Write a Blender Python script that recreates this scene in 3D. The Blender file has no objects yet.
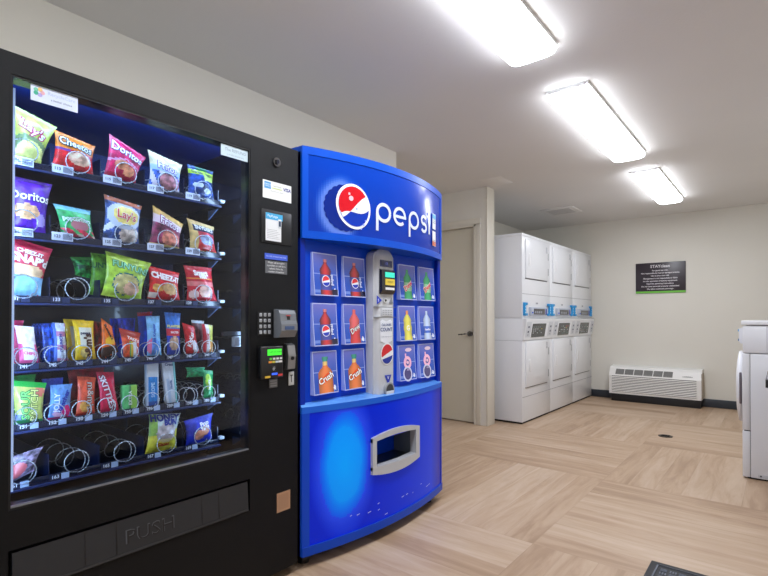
import bpy, bmesh, math, random
from mathutils import Vector, noise
random.seed(7)
sc = bpy.context.scene
PI = math.pi

# ------------------------------------------------------------------ camera, world, exposure
cd = bpy.data.cameras.new('camera'); cam = bpy.data.objects.new('camera', cd)
sc.collection.objects.link(cam); sc.camera = cam
PITCH = 0.45
cd.sensor_width = 36; cd.lens = 23.16
cam.location = (0, 0, 1.10)
cam.rotation_euler = (math.radians(90 + PITCH), 0, math.radians(38.8))
cd.shift_y = (30 - 494 * math.tan(math.radians(PITCH))) / 768
cd.clip_start = 0.02
w = bpy.data.worlds.new('world'); sc.world = w; w.use_nodes = True
w.node_tree.nodes['Background'].inputs[0].default_value = (0.9, 0.95, 1, 1)
w.node_tree.nodes['Background'].inputs[1].default_value = 0.05
sc.view_settings.view_transform = 'Standard'; sc.view_settings.look = 'None'
sc.view_settings.gamma = 1; sc.view_settings.use_curve_mapping = False
sc.view_settings.exposure = 0.0
sc.cycles.use_denoising = True
sc.cycles.max_bounces = 10; sc.cycles.diffuse_bounces = 5; sc.cycles.transparent_max_bounces = 12
LAMP = 22.5        # ceiling lens radiance
LED = 24.0        # snack machine strips

# ------------------------------------------------------------------ colour and materials
def lin(c):
    return tuple((v / 255 / 12.92) if v / 255 <= 0.04045 else ((v / 255 + 0.055) / 1.055) ** 2.4 for v in c[:3])

MATS = {}
def nt(name):
    m = bpy.data.materials.new(name); m.use_nodes = True
    return m, m.node_tree.nodes, m.node_tree.links, m.node_tree.nodes['Principled BSDF']

def K(rough=0.5, metal=0.0, coat=0.0, bump=0.0, bscale=200, emit=0.0, var=0.0, spec=0.5):
    """coloured surface reading the printed colour, with procedural grain"""
    key = (rough, metal, coat, bump, bscale, emit, var, spec)
    if key in MATS: return MATS[key]
    m, n, l, p = nt('surface_%d' % len(MATS))
    a = n.new('ShaderNodeAttribute'); a.attribute_name = 'Col'
    src = a.outputs['Color']
    if var:
        no = n.new('ShaderNodeTexNoise'); no.inputs['Scale'].default_value = bscale * 0.4; no.inputs['Detail'].default_value = 4
        g = n.new('ShaderNodeNewGeometry'); l.new(g.outputs['Position'], no.inputs['Vector'])
        mr = n.new('ShaderNodeMapRange'); mr.inputs[1].default_value = .3; mr.inputs[2].default_value = .7
        mr.inputs[3].default_value = 1 - var; mr.inputs[4].default_value = 1 + var
        l.new(no.outputs[0], mr.inputs[0])
        mx = n.new('ShaderNodeVectorMath'); mx.operation = 'SCALE'
        l.new(src, mx.inputs[0]); l.new(mr.outputs[0], mx.inputs['Scale']); src = mx.outputs[0]
    l.new(src, p.inputs['Base Color'])
    p.inputs['Roughness'].default_value = rough; p.inputs['Metallic'].default_value = metal
    p.inputs['Coat Weight'].default_value = coat; p.inputs['Coat Roughness'].default_value = 0.05
    p.inputs['Specular IOR Level'].default_value = spec
    if emit:
        l.new(src, p.inputs['Emission Color']); p.inputs['Emission Strength'].default_value = emit
    if bump:
        no = n.new('ShaderNodeTexNoise'); no.inputs['Scale'].default_value = bscale
        g = n.new('ShaderNodeNewGeometry'); l.new(g.outputs['Position'], no.inputs['Vector'])
        b = n.new('ShaderNodeBump'); b.inputs['Strength'].default_value = bump; b.inputs['Distance'].default_value = 0.002
        l.new(no.outputs[0], b.inputs['Height']); l.new(b.outputs[0], p.inputs['Normal'])
    MATS[key] = m
    return m

# ------------------------------------------------------------------ mesh builder
WORLD = {}
class B:
    def __init__(s): s.v = []; s.f = []; s.m = []; s.c = []; s.sm = []
    def add(s, vs, fs, col, mat=None, smooth=False):
        o = len(s.v); s.v += [tuple(p) for p in vs]
        for i, f in enumerate(fs):
            s.f.append([o + k for k in f]); s.m.append(mat or DEF); s.sm.append(smooth)
            s.c.append(col if not isinstance(col, list) else col[i])
        return s
    def box(s, a, b, col, mat=None, bev=0.0):
        x0, y0, z0 = [min(p, q) for p, q in zip(a, b)]; x1, y1, z1 = [max(p, q) for p, q in zip(a, b)]
        if not bev:
            vs = [(x0,y0,z0),(x1,y0,z0),(x1,y1,z0),(x0,y1,z0),(x0,y0,z1),(x1,y0,z1),(x1,y1,z1),(x0,y1,z1)]
            fs = [(0,3,2,1),(4,5,6,7),(0,1,5,4),(1,2,6,5),(2,3,7,6),(3,0,4,7)]
            return s.add(vs, fs, col, mat)
        bm = bmesh.new(); bmesh.ops.create_cube(bm, size=1)
        for v in bm.verts:
            v.co = Vector(((x0+x1)/2 + v.co.x*(x1-x0), (y0+y1)/2 + v.co.y*(y1-y0), (z0+z1)/2 + v.co.z*(z1-z0)))
        bmesh.ops.bevel(bm, geom=bm.edges[:], offset=bev, segments=2, affect='EDGES', profile=0.5)
        bm.verts.ensure_lookup_table()
        s.add([v.co[:] for v in bm.verts], [[v.index for v in f.verts] for f in bm.faces], col, mat, True); bm.free()
        return s
    def prism(s, poly, axis, lo, hi, col, mat=None, smooth=False):
        """poly: 2d points; extruded on axis. x: (y,z)  y: (x,z)  z: (x,y)"""
        def P(p, h): return {'x': (h, p[0], p[1]), 'y': (p[0], h, p[1]), 'z': (p[0], p[1], h)}[axis]
        n = len(poly); vs = [P(p, lo) for p in poly] + [P(p, hi) for p in poly]
        fs = [list(range(n))[::-1], list(range(n, 2*n))]
        s.add(vs, fs, col, mat)
        s.add(vs, [(i, (i+1) % n, n+(i+1) % n, n+i) for i in range(n)], col, mat, smooth)
        return s
    def cyl(s, p0, p1, r, col, mat=None, n=20, r2=None, smooth=True):
        p0 = Vector(p0); p1 = Vector(p1); d = (p1-p0).normalized(); r2 = r if r2 is None else r2
        a = d.orthogonal().normalized(); b = d.cross(a)
        vs = [p0 + r*(math.cos(2*PI*i/n)*a + math.sin(2*PI*i/n)*b) for i in range(n)] + \
             [p1 + r2*(math.cos(2*PI*i/n)*a + math.sin(2*PI*i/n)*b) for i in range(n)]
        s.add(vs, [(i, (i+1) % n, n+(i+1) % n, n+i) for i in range(n)], col, mat, smooth)
        s.add(vs, [list(range(n))[::-1], list(range(n, 2*n))], col, mat)
        return s
    def tube(s, pts, r, col, mat=None, n=6):
        pts = [Vector(p) for p in pts]; rings = []; up = Vector((0.13, 0.21, 0.97)).normalized()
        for i, p in enumerate(pts):
            d = (pts[min(i+1, len(pts)-1)] - pts[max(i-1, 0)]).normalized()
            a = d.cross(up); a = a.normalized() if a.length > 1e-4 else d.orthogonal().normalized()
            b = d.cross(a); up = b if abs(d.dot(b)) < .5 else up
            rings.append([p + r*(math.cos(2*PI*k/n)*a + math.sin(2*PI*k/n)*b) for k in range(n)])
        vs = [q for R in rings for q in R]
        fs = [(i*n+k, i*n+(k+1) % n, (i+1)*n+(k+1) % n, (i+1)*n+k) for i in range(len(pts)-1) for k in range(n)]
        fs += [list(range(n))[::-1], [(len(pts)-1)*n+k for k in range(n)]]
        return s.add(vs, fs, col, mat, True)
    def grid(s, fn, nu, nv, col, mat=None, flip=False, smooth=True):
        vs = [fn(i/nu, j/nv) for j in range(nv+1) for i in range(nu+1)]; fs = []; cs = []
        for j in range(nv):
            for i in range(nu):
                q = [j*(nu+1)+i, j*(nu+1)+i+1, (j+1)*(nu+1)+i+1, (j+1)*(nu+1)+i]
                fs.append(q[::-1] if flip else q)
                cs.append(col((i+.5)/nu, (j+.5)/nv) if callable(col) else col)
        return s.add(vs, fs, cs, mat, smooth)
    def text(s, txt, fn, size, col, mat=None, align='CENTER', bold=0.0, shear=0.0, res=2):
        """fn maps the (s,t) of the flat lettering to a point in space"""
        cu = bpy.data.curves.new('lettering', 'FONT'); cu.body = txt; cu.size = size; cu.resolution_u = res
        cu.align_x = align; cu.align_y = 'CENTER'; cu.offset = bold; cu.shear = shear
        ob = bpy.data.objects.new('lettering', cu); me = bpy.data.meshes.new_from_object(ob)
        vs = [fn(v.co.x, v.co.y) for v in me.vertices]; fs = [list(p.vertices) for p in me.polygons]
        s.add(vs, fs, col, mat)
        bpy.data.objects.remove(ob); bpy.data.curves.remove(cu); bpy.data.meshes.remove(me)
        return s
    def build(s, name, parent=None, origin=None):
        me = bpy.data.meshes.new(name); o = Vector(origin) if origin else Vector((0,0,0))
        me.from_pydata([tuple(Vector(v)-o) for v in s.v], [], s.f)
        ms = []
        for m in s.m:
            if m not in ms: ms.append(m)
        for m in ms: me.materials.append(m)
        me.polygons.foreach_set('material_index', [ms.index(m) for m in s.m])
        me.polygons.foreach_set('use_smooth', s.sm)
        at = me.attributes.new('Col', 'FLOAT_COLOR', 'CORNER'); buf = []
        for p, c in zip(me.polygons, s.c):
            c = lin(c); buf += [c[0], c[1], c[2], 1.0] * p.loop_total
        at.data.foreach_set('color', buf)
        me.update()
        ob = bpy.data.objects.new(name, me); sc.collection.objects.link(ob); ob.location = o
        if parent: ob.parent = parent; ob.location = o - WORLD.get(parent.name, parent.location)
        WORLD[ob.name] = o
        return ob

DEF = K(0.5)
MATTE = K(0.85); SEMI = K(0.35); GLOSS = K(0.12, coat=0.4); CHROME = K(0.15, metal=1.0); STEEL = K(0.35, metal=0.9)
WHITE_ENAMEL = K(0.28, bump=0.05, bscale=60, coat=0.15)
PRINT = K(0.45)
FOIL = K(0.30, coat=0.15, bump=0.5, bscale=60)
BLACK_TEX = K(0.5, bump=0.6, bscale=900, var=0.35, spec=.22)
BLUE_SHEET = K(0.3, spec=.22)

def thing(name, label, cat, loc=(0,0,0), group=None):
    o = bpy.data.objects.new(name, None); sc.collection.objects.link(o); o.location = loc
    o.empty_display_size = 0.1
    o['label'] = label; o['category'] = cat
    if group: o['group'] = group
    return o
def tag(o, label, cat, group=None):
    o['label'] = label; o['category'] = cat
    if group: o['group'] = group
    return o
def struct(b, name, parent=None):
    o = b.build(name, parent)
    if not parent: o['kind'] = 'structure'
    return o
def child_label(o, t): o['label'] = t; return o
def on_x(x, yc, zc, rot=0.0):        # lettering on a plane facing +X
    c, s_ = math.cos(rot), math.sin(rot)
    return lambda a, b: (x, yc + a*c - b*s_, zc + a*s_ + b*c)

# ------------------------------------------------------------------ setting: node materials
def mathn(n, l, op, a, b=None):
    x = n.new('ShaderNodeMath'); x.operation = op
    for i, v in enumerate((a, b)):
        if v is None: continue
        if isinstance(v, (int, float)): x.inputs[i].default_value = v
        else: l.new(v, x.inputs[i])
    return x.outputs[0]

def floor_material():
    m, n, l, p = nt('vinyl_plank_floor')
    g = n.new('ShaderNodeNewGeometry'); sp = n.new('ShaderNodeSeparateXYZ'); l.new(g.outputs['Position'], sp.inputs[0])
    M = lambda op, a, b=None: mathn(n, l, op, a, b)
    bs = 1.22
    u = M('DIVIDE', M('ADD', sp.outputs[0], 0.95 + 10*bs), bs); v = M('DIVIDE', M('ADD', sp.outputs[1], -3.56 + 10*bs), bs)
    par = M('MODULO', M('ADD', M('FLOOR', u), M('FLOOR', v)), 2.0)      # 0 -> planks along X? chosen below
    blk = M('ADD', M('MULTIPLY', M('FLOOR', u), 7.3), M('MULTIPLY', M('FLOOR', v), 3.1))
    mixv = n.new('ShaderNodeMix'); mixv.data_type = 'VECTOR'
    ca = n.new('ShaderNodeCombineXYZ'); cb = n.new('ShaderNodeCombineXYZ')
    l.new(u, ca.inputs[0]); l.new(v, ca.inputs[1]); l.new(blk, ca.inputs[2])
    l.new(v, cb.inputs[0]); l.new(u, cb.inputs[1]); l.new(blk, cb.inputs[2])
    l.new(par, mixv.inputs[0]); l.new(cb.outputs[0], mixv.inputs[4]); l.new(ca.outputs[0], mixv.inputs[5])
    q = n.new('ShaderNodeSeparateXYZ'); l.new(mixv.outputs[1], q.inputs[0])
    along, across, bid = q.outputs[0], q.outputs[1], q.outputs[2]
    pl = M('FLOOR', M('MULTIPLY', across, 8.0))
    wn = n.new('ShaderNodeTexWhiteNoise'); wn.noise_dimensions = '2D'
    cc = n.new('ShaderNodeCombineXYZ'); l.new(pl, cc.inputs[0]); l.new(bid, cc.inputs[1]); l.new(cc.outputs[0], wn.inputs['Vector'])
    st = n.new('ShaderNodeCombineXYZ')
    l.new(M('MULTIPLY', along, 1.3), st.inputs[0]); l.new(M('MULTIPLY', across, 11.0), st.inputs[1])
    l.new(M('ADD', bid, M('MULTIPLY', wn.outputs[0], 40.0)), st.inputs[2])
    n1 = n.new('ShaderNodeTexNoise'); n1.inputs['Scale'].default_value = 1.6; n1.inputs['Detail'].default_value = 7
    n1.inputs['Roughness'].default_value = .62; n1.inputs['Distortion'].default_value = 0.6; l.new(st.outputs[0], n1.inputs['Vector'])
    n2 = n.new('ShaderNodeTexNoise'); n2.inputs['Scale'].default_value = 0.7; n2.inputs['Detail'].default_value = 3
    l.new(g.outputs['Position'], n2.inputs['Vector'])
    t = M('ADD', M('MULTIPLY', n1.outputs[0], 0.72), M('ADD', M('MULTIPLY', wn.outputs[0], 0.19), M('MULTIPLY', n2.outputs[0], 0.16)))
    r = n.new('ShaderNodeValToRGB'); l.new(t, r.inputs[0])
    e = r.color_ramp.elements
    e[0].position = .28; e[0].color = (*lin((150, 124, 100)), 1)
    e[1].position = .76; e[1].color = (*lin((198, 176, 154)), 1)
    x = e.new(.42); x.color = (*lin((165, 137, 111)), 1)
    x = e.new(.52); x.color = (*lin((179, 152, 126)), 1)
    # faint joints
    fr = M('FRACT', M('MULTIPLY', across, 8.0)); j = M('LESS_THAN', fr, 0.025)
    fa = M('FRACT', along); j2 = M('MAXIMUM', j, M('LESS_THAN', fa, 0.003))
    mx = n.new('ShaderNodeMix'); mx.data_type = 'RGBA'; mx.blend_type = 'MULTIPLY'
    l.new(M('MULTIPLY', j2, 0.14), mx.inputs[0]); l.new(r.outputs[0], mx.inputs[6]); mx.inputs[7].default_value = (.35, .28, .22, 1)
    l.new(mx.outputs[2], p.inputs['Base Color'])
    p.inputs['Roughness'].default_value = 0.42; p.inputs['Specular IOR Level'].default_value = 0.4
    bp = n.new('ShaderNodeBump'); bp.inputs['Strength'].default_value = .15; bp.inputs['Distance'].default_value = .001
    l.new(n1.outputs[0], bp.inputs['Height']); l.new(bp.outputs[0], p.inputs['Normal'])
    return m

def plaster(name, col, bump=0.25, scale=120, rough=0.8):
    m, n, l, p = nt(name)
    g = n.new('ShaderNodeNewGeometry')
    no = n.new('ShaderNodeTexNoise'); no.inputs['Scale'].default_value = scale; no.inputs['Detail'].default_value = 4
    l.new(g.outputs['Position'], no.inputs['Vector'])
    n2 = n.new('ShaderNodeTexNoise'); n2.inputs['Scale'].default_value = 1.1; l.new(g.outputs['Position'], n2.inputs['Vector'])
    mx = n.new('ShaderNodeMix'); mx.data_type = 'RGBA'; l.new(n2.outputs[0], mx.inputs[0])
    c = lin(col); mx.inputs[6].default_value = (c[0]*.95, c[1]*.95, c[2]*.94, 1); mx.inputs[7].default_value = (c[0]*1.04, c[1]*1.04, c[2]*1.04, 1)
    l.new(mx.outputs[2], p.inputs['Base Color']); p.inputs['Roughness'].default_value = rough
    b = n.new('ShaderNodeBump'); b.inputs['Strength'].default_value = bump; b.inputs['Distance'].default_value = .002
    l.new(no.outputs[0], b.inputs['Height']); l.new(b.outputs[0], p.inputs['Normal'])
    return m

FLOOR = floor_material()
WALL = plaster('painted_wall', (221, 218, 209))
CEIL = plaster('painted_ceiling', (224, 222, 220), bump=.4, scale=90)
TRIM = plaster('trim_paint', (212, 207, 194), bump=.05, rough=.45)
DOORM = plaster('door_paint', (204, 198, 182), bump=.05, rough=.45)

XL, XR, YB, YF, H = -2.42, 0.60, -1.70, 7.28, 2.44
g = (200, 200, 200)
struct(B().box((-3.4, YB-.1, -.1), (XR+.1, YF+.1, 0), g, FLOOR), 'floor')
struct(B().box((-3.4, YB-.1, H), (XR+.1, YF+.1, H+.1), g, CEIL), 'ceiling')
struct(B().box((XL-.12, YB, 0), (XL, 3.17, H), g, WALL).box((-3.4, 3.05, 0), (XL-.12, 3.17, H), g, WALL), 'wall_left')
struct(B().box((-3.4, 3.17, 0), (-3.3, 4.58, H), g, WALL), 'wall_recess_left')
# wall with the door; its end faces the room
struct(B().box((-3.3, 4.58, 0), (-3.26, 4.73, H), g, WALL).box((-3.26, 4.58, 2.06), (-2.46, 4.73, H), g, WALL)
       .box((-2.46, 4.58, 0), (-2.345, 4.73, H), g, WALL), 'wall_recess')
struct(B().box((-2.345, 4.575, 0), (-2.328, 4.735, H), g, TRIM, bev=.003), 'trim_1')
struct(B().box((-3.4, 4.58, 0), (-3.3, 4.73, H), g, WALL).box((-3.2, 4.73, 0), (-3.08, YF, H), g, WALL), 'wall_laundry_left')
struct(B().box((-3.4, YF, 0), (XR, YF+.1, H), g, WALL), 'wall_far')
struct(B().box((XR, YB, 0), (XR+.1, YF+.1, H), g, WALL), 'wall_right')
struct(B().box((-3.4, YB-.1, 0), (XR+.1, YB, H), g, WALL), 'wall_back')
DK = (46, 52, 60)
struct(B().box((-3.08, YF-.014, 0), (XR, YF, .10), DK, SEMI, bev=.003), 'baseboard_far')
struct(B().box((XR-.012, YB, 0), (XR, YF-.014, .10), DK, SEMI, bev=.003), 'baseboard_right')
struct(B().box((XL, YB, 0), (XL+.012, 3.17, .10), DK, SEMI, bev=.003), 'baseboard_left')
# door
d = struct(B().box((-3.255, 4.605, .012), (-2.478, 4.645, 2.045), g, DOORM), 'door_1')
hb = B().cyl((-2.54, 4.605, .935), (-2.54, 4.585, .935), .028, (120, 118, 114), STEEL, 24)
hb.cyl((-2.54, 4.59, .935), (-2.54, 4.555, .935), .011, (120, 118, 114), STEEL, 12)
hb.tube([(-2.54, 4.555, .935), (-2.58, 4.553, .933), (-2.62, 4.556, .928), (-2.655, 4.56, .925)], .009, (120, 118, 114), STEEL, 8)
hb.build('door_handle', d)
tb = B().box((-2.478, 4.56, 0), (-2.462, 4.66, 2.07), g, TRIM).box((-3.27, 4.56, 2.048), (-2.462, 4.66, 2.07), g, TRIM)
tb.box((-2.464, 4.565, 0), (-2.405, 4.58, 2.075), g, TRIM, bev=.003).box((-3.3, 4.565, 2.062), (-2.405, 4.58, 2.13), g, TRIM, bev=.003)
struct(tb, 'trim_2')
# ceiling access panel and fine seam
ob = B().box((-2.28, 4.32, H-.003), (-2.06, 4.60, H), (226, 224, 221), MATTE, bev=.0015).build('ceiling_access_panel')
tag(ob, 'small painted access panel flush in the ceiling near the corner post', 'ceiling panel')

# ------------------------------------------------------------------ ceiling lights
def lens_mat():
    m, n, l, p = nt('acrylic_lens_lit')
    p.inputs['Base Color'].default_value = (.9, .9, .9, 1); p.inputs['Roughness'].default_value = .3
    p.inputs['Emission Color'].default_value = (.935, .975, 1.045, 1); p.inputs['Emission Strength'].default_value = LAMP
    return m
LENS = lens_mat()
LENS_SIDE = LENS.copy(); LENS_SIDE.name = 'acrylic_lens_prismatic_side'; LENS_SIDE.node_tree.nodes['Principled BSDF'].inputs['Emission Strength'].default_value = LAMP*.75
def ceiling_light(y0, y1, label):
    xc, hw, zt = -.962, .120, H
    t = thing('ceiling_light', label, 'ceiling light', (xc, (y0+y1)/2, H), 'wraparound ceiling lights')
    b = B().box((xc-hw-.002, y0, zt-.020), (xc+hw+.002, y1, zt), (235, 235, 235), SEMI)
    b.box((xc-hw+.01, y0-.004, zt-.024), (xc+hw-.01, y0+.002, zt), (215, 215, 217), SEMI)
    b.build('housing', t)
    def prof(a):     # soft shallow wraparound section
        c = math.cos(a); s_ = math.sin(a)
        return (-hw*math.copysign(abs(c)**.45, c), zt-.019 - .040*abs(s_)**.6)
    def fn(u, v):
        a = u*PI; x, z = prof(a)
        # ends round off
        e = min(v, 1-v)*(y1-y0); k = min(1, e/.035); k = math.sqrt(max(0, 1-(1-k)**2))*.35+.65
        return (xc + x*(0.9+.1*k), y0 + v*(y1-y0) + .01*math.sin(a)*(1 if v > .5 else -1), zt-.019+(z-zt+.019)*k)
    nvs = 24
    b = B().grid(lambda u, v: fn(u, (1-math.cos(PI*v))/2), 20, nvs, (240, 240, 240), LENS)
    for vv in (0, 1):
        pts = [fn(i/20, vv) for i in range(21)]
        b.add(pts, [list(range(21))], (240, 240, 240), LENS)
    for q, f in enumerate(b.f):
        P_ = [Vector(b.v[k]) for k in f[:3]]; nz = abs((P_[1]-P_[0]).cross(P_[2]-P_[0]).normalized().z)
        if len(f) > 4 or nz < .75: b.m[q] = LENS_SIDE
    b.build('lens', t)
    return t
ceiling_light(.88, 2.39, 'lit white wraparound ceiling light nearest the camera, cut off by the top of the photo')
ceiling_light(2.88, 4.39, 'lit white wraparound ceiling light, the middle one of the three in view')
ceiling_light(4.93, 6.32, 'lit white wraparound ceiling light, the farthest one from the camera')
ceiling_light(-1.10, .38, 'lit white wraparound ceiling light above and behind the camera')

# ceiling vent
b = B().box((-2.33, 5.97, H-.012), (-1.93, 6.36, H), (222, 220, 217), SEMI, bev=.003)
for k in range(9):
    y = 6.04 + k*.033
    b.box((-2.27, y, H-.017), (-1.99, y+.014, H-.011), (205, 203, 200), SEMI)
tag(b.build('ceiling_vent'), 'square off-white slatted air vent in the ceiling above the stacked dryers', 'vent')

# ------------------------------------------------------------------ snack machine
BK = (8, 9, 12); FX = -1.64; BKX = -2.40
Y0, Y1, ZB, ZT = .335, 1.441, .04, 1.829
GY0, GY1, GZ0, GZ1 = .4156, 1.188, .58, 1.764
sm = thing('vending_machine', 'tall black glass-front snack vending machine full of snacks against the left wall', 'vending machine', ((FX+BKX)/2, (Y0+Y1)/2, 0))
b = B()
T = .02; DX = FX-.055     # door back plane
b.box((BKX, Y0, ZB), (DX, Y0+T, ZT), BK, BLACK_TEX).box((BKX, Y1-T, ZB), (DX, Y1, ZT), BK, BLACK_TEX)
b.box((BKX, Y0+T, ZT-T), (DX, Y1-T, ZT), BK, BLACK_TEX).box((BKX, Y0+T, ZB), (DX, Y1-T, ZB+T), BK, BLACK_TEX)
b.box((BKX, Y0+T, ZB+T), (BKX+T, Y1-T, ZT-T), BK, BLACK_TEX)
b.build('cabinet', sm)
o = B().box((BKX+.01, Y0+.01, ZT), (DX-.01, Y1-.01, ZT+.004), (150, 150, 148), MATTE).build('bounce_lid', sm); child_label(o, 'unseen grey lid added to brighten the ceiling')  # unseen lid added over the black top to bounce light onto the ceiling
b = B()
NV = (10, 26, 66); NVM = K(0.3, coat=.3)
b.box((BKX+.10, Y0+T, .50), (BKX+.12, 1.23, ZT-.025), NV, NVM)                # liner back
b.box((BKX+.12, 1.215, .50), (DX-.004, 1.23, ZT-.025), (14, 17, 26), K(.08, coat=1.0))   # glossy dark divider
b.box((BKX+.12, Y0+T, .50), (DX-.004, Y0+T+.01, ZT-.025), NV, NVM)
b.box((BKX+.12, Y0+T, ZT-.030), (DX-.004, 1.23, ZT-.025), (14, 44, 118), NVM)  # liner roof tinted brighter blue to carry the top strip's light
b.box((BKX+.12, Y0+T+.01, 1.60), (BKX+.125, 1.215, ZT-.03), (8, 52, 122), NVM)  # bluer upper back: light of the top strip put into the colour
b.box((BKX+.12, Y0+T, .49), (DX-.004, 1.23, .50), (8, 10, 18), NVM)
b.build('liner', sm)
# door: frame round the glass
b = B()
b.box((DX, Y0, ZB), (FX, GY0-.006, ZT), BK, BLACK_TEX).box((DX, GY1+.006, ZB), (FX, Y1, ZT), BK, BLACK_TEX)
b.box((DX, GY0-.006, GZ1+.006), (FX, GY1+.006, ZT), BK, BLACK_TEX)
b.box((DX, GY0-.006, .465), (FX, GY1+.006, GZ0-.006), BK, BLACK_TEX)
b.box((DX, GY0-.006, ZB), (FX, GY1+.006, .338), BK, BLACK_TEX)
b.box((DX, GY0-.006, .338), (FX-.03, GY1+.006, .465), (12, 12, 13), MATTE)
for a_ in ((GY0-.006, GZ0-.006, GY0, GZ1+.006), (GY1, GZ0-.006, GY1+.006, GZ1+.006), (GY0, GZ0-.006, GY1, GZ0), (GY0, GZ1, GY1, GZ1+.006)):
    b.box((DX, a_[0], a_[1]), (FX-.002, a_[2], a_[3]), (8, 9, 12), SEMI)
b.build('door', sm)
gb = B().box((FX-.014, GY0, GZ0), (FX-.009, GY1, GZ1), g, None)
gm = bpy.data.materials.new('display_glass'); gm.use_nodes = True
n, l = gm.node_tree.nodes, gm.node_tree.links; n.clear()
out = n.new('ShaderNodeOutputMaterial'); mix = n.new('ShaderNodeMixShader'); tr = n.new('ShaderNodeBsdfTransparent'); gl = n.new('ShaderNodeBsdfGlossy')
fr = n.new('ShaderNodeFresnel'); fr.inputs[0].default_value = 1.5
tr.inputs[0].default_value = (.93, .96, 1, 1); gl.inputs['Roughness'].default_value = .02
fm = n.new('ShaderNodeMath'); fm.operation = 'MULTIPLY'; fm.inputs[1].default_value = .45; l.new(fr.outputs[0], fm.inputs[0]); l.new(fm.outputs[0], mix.inputs[0]); l.new(tr.outputs[0], mix.inputs[1]); l.new(gl.outputs[0], mix.inputs[2]); l.new(mix.outputs[0], out.inputs[0])
GLASS = gm
gb.m = [GLASS]*6
gb.build('window_glass', sm)
# edge moulding of the glass: pale line below
b = B().box((FX-.0085, GY0, GZ0), (FX-.001, GY1, GZ0+.006), (150, 160, 175), STEEL)
b.build('glass_retainer', sm)
# LED strips
def emis(name, col, s):
    m, n, l, p = nt(name); p.inputs['Base Color'].default_value = (.8, .8, .8, 1)
    p.inputs['Emission Color'].default_value = (*col, 1); p.inputs['Emission Strength'].default_value = s
    return m
LEDM = emis('led_strip', (.62, .80, 1.0), LED)
def led_bar(poly, axis, lo, hi, emit_edge, col, lab, k=1.0, front=0):
    '''aluminium channel with one lit slanting side'''
    q = B().prism(poly, axis, lo, hi, (120, 150, 200), SEMI)
    q.m[2+emit_edge] = emis('led_strip', col, LED*k)
    q.m[2+2] = emis('lit_channel_front', (.30, .50, .95), front) if front else q.m[4]
    o = q.build('light_strip', sm); child_label(o, lab)
led_bar([(DX+.004, GY0+.018), (DX-.012, GY0+.002), (DX+.004, GY0+.002)], 'z', GZ0+.03, GZ1-.012, 0, (.42, .66, 1.0), 'vertical blue-white strip at the left', 1.3, .55)
led_bar([(DX-.002, 1.212), (DX-.018, 1.212), (DX-.002, 1.194)], 'z', GZ0+.03, GZ1-.02, 1, (.50, .72, 1.0), 'vertical strip added at the right to light the packs')  # right strip added out of sight to light the packs
led_bar([(DX-.002, GZ1+.030), (DX-.030, GZ1+.030), (DX-.002, GZ1+.004)], 'y', GY0+.02, 1.19, 1, (.38, .62, 1.0), 'strip along the top', 1.15, .45)
b = B().box((DX-.03, 1.165, .985), (DX-.006, 1.213, 1.025), (150, 155, 165), SEMI, bev=.003)  # pale grey block and dark bar beside the right divider
b.box((DX-.03, 1.12, 1.03), (DX-.016, 1.213, 1.045), (30, 34, 44), SEMI)
b.build('grey_block', sm)

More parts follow.
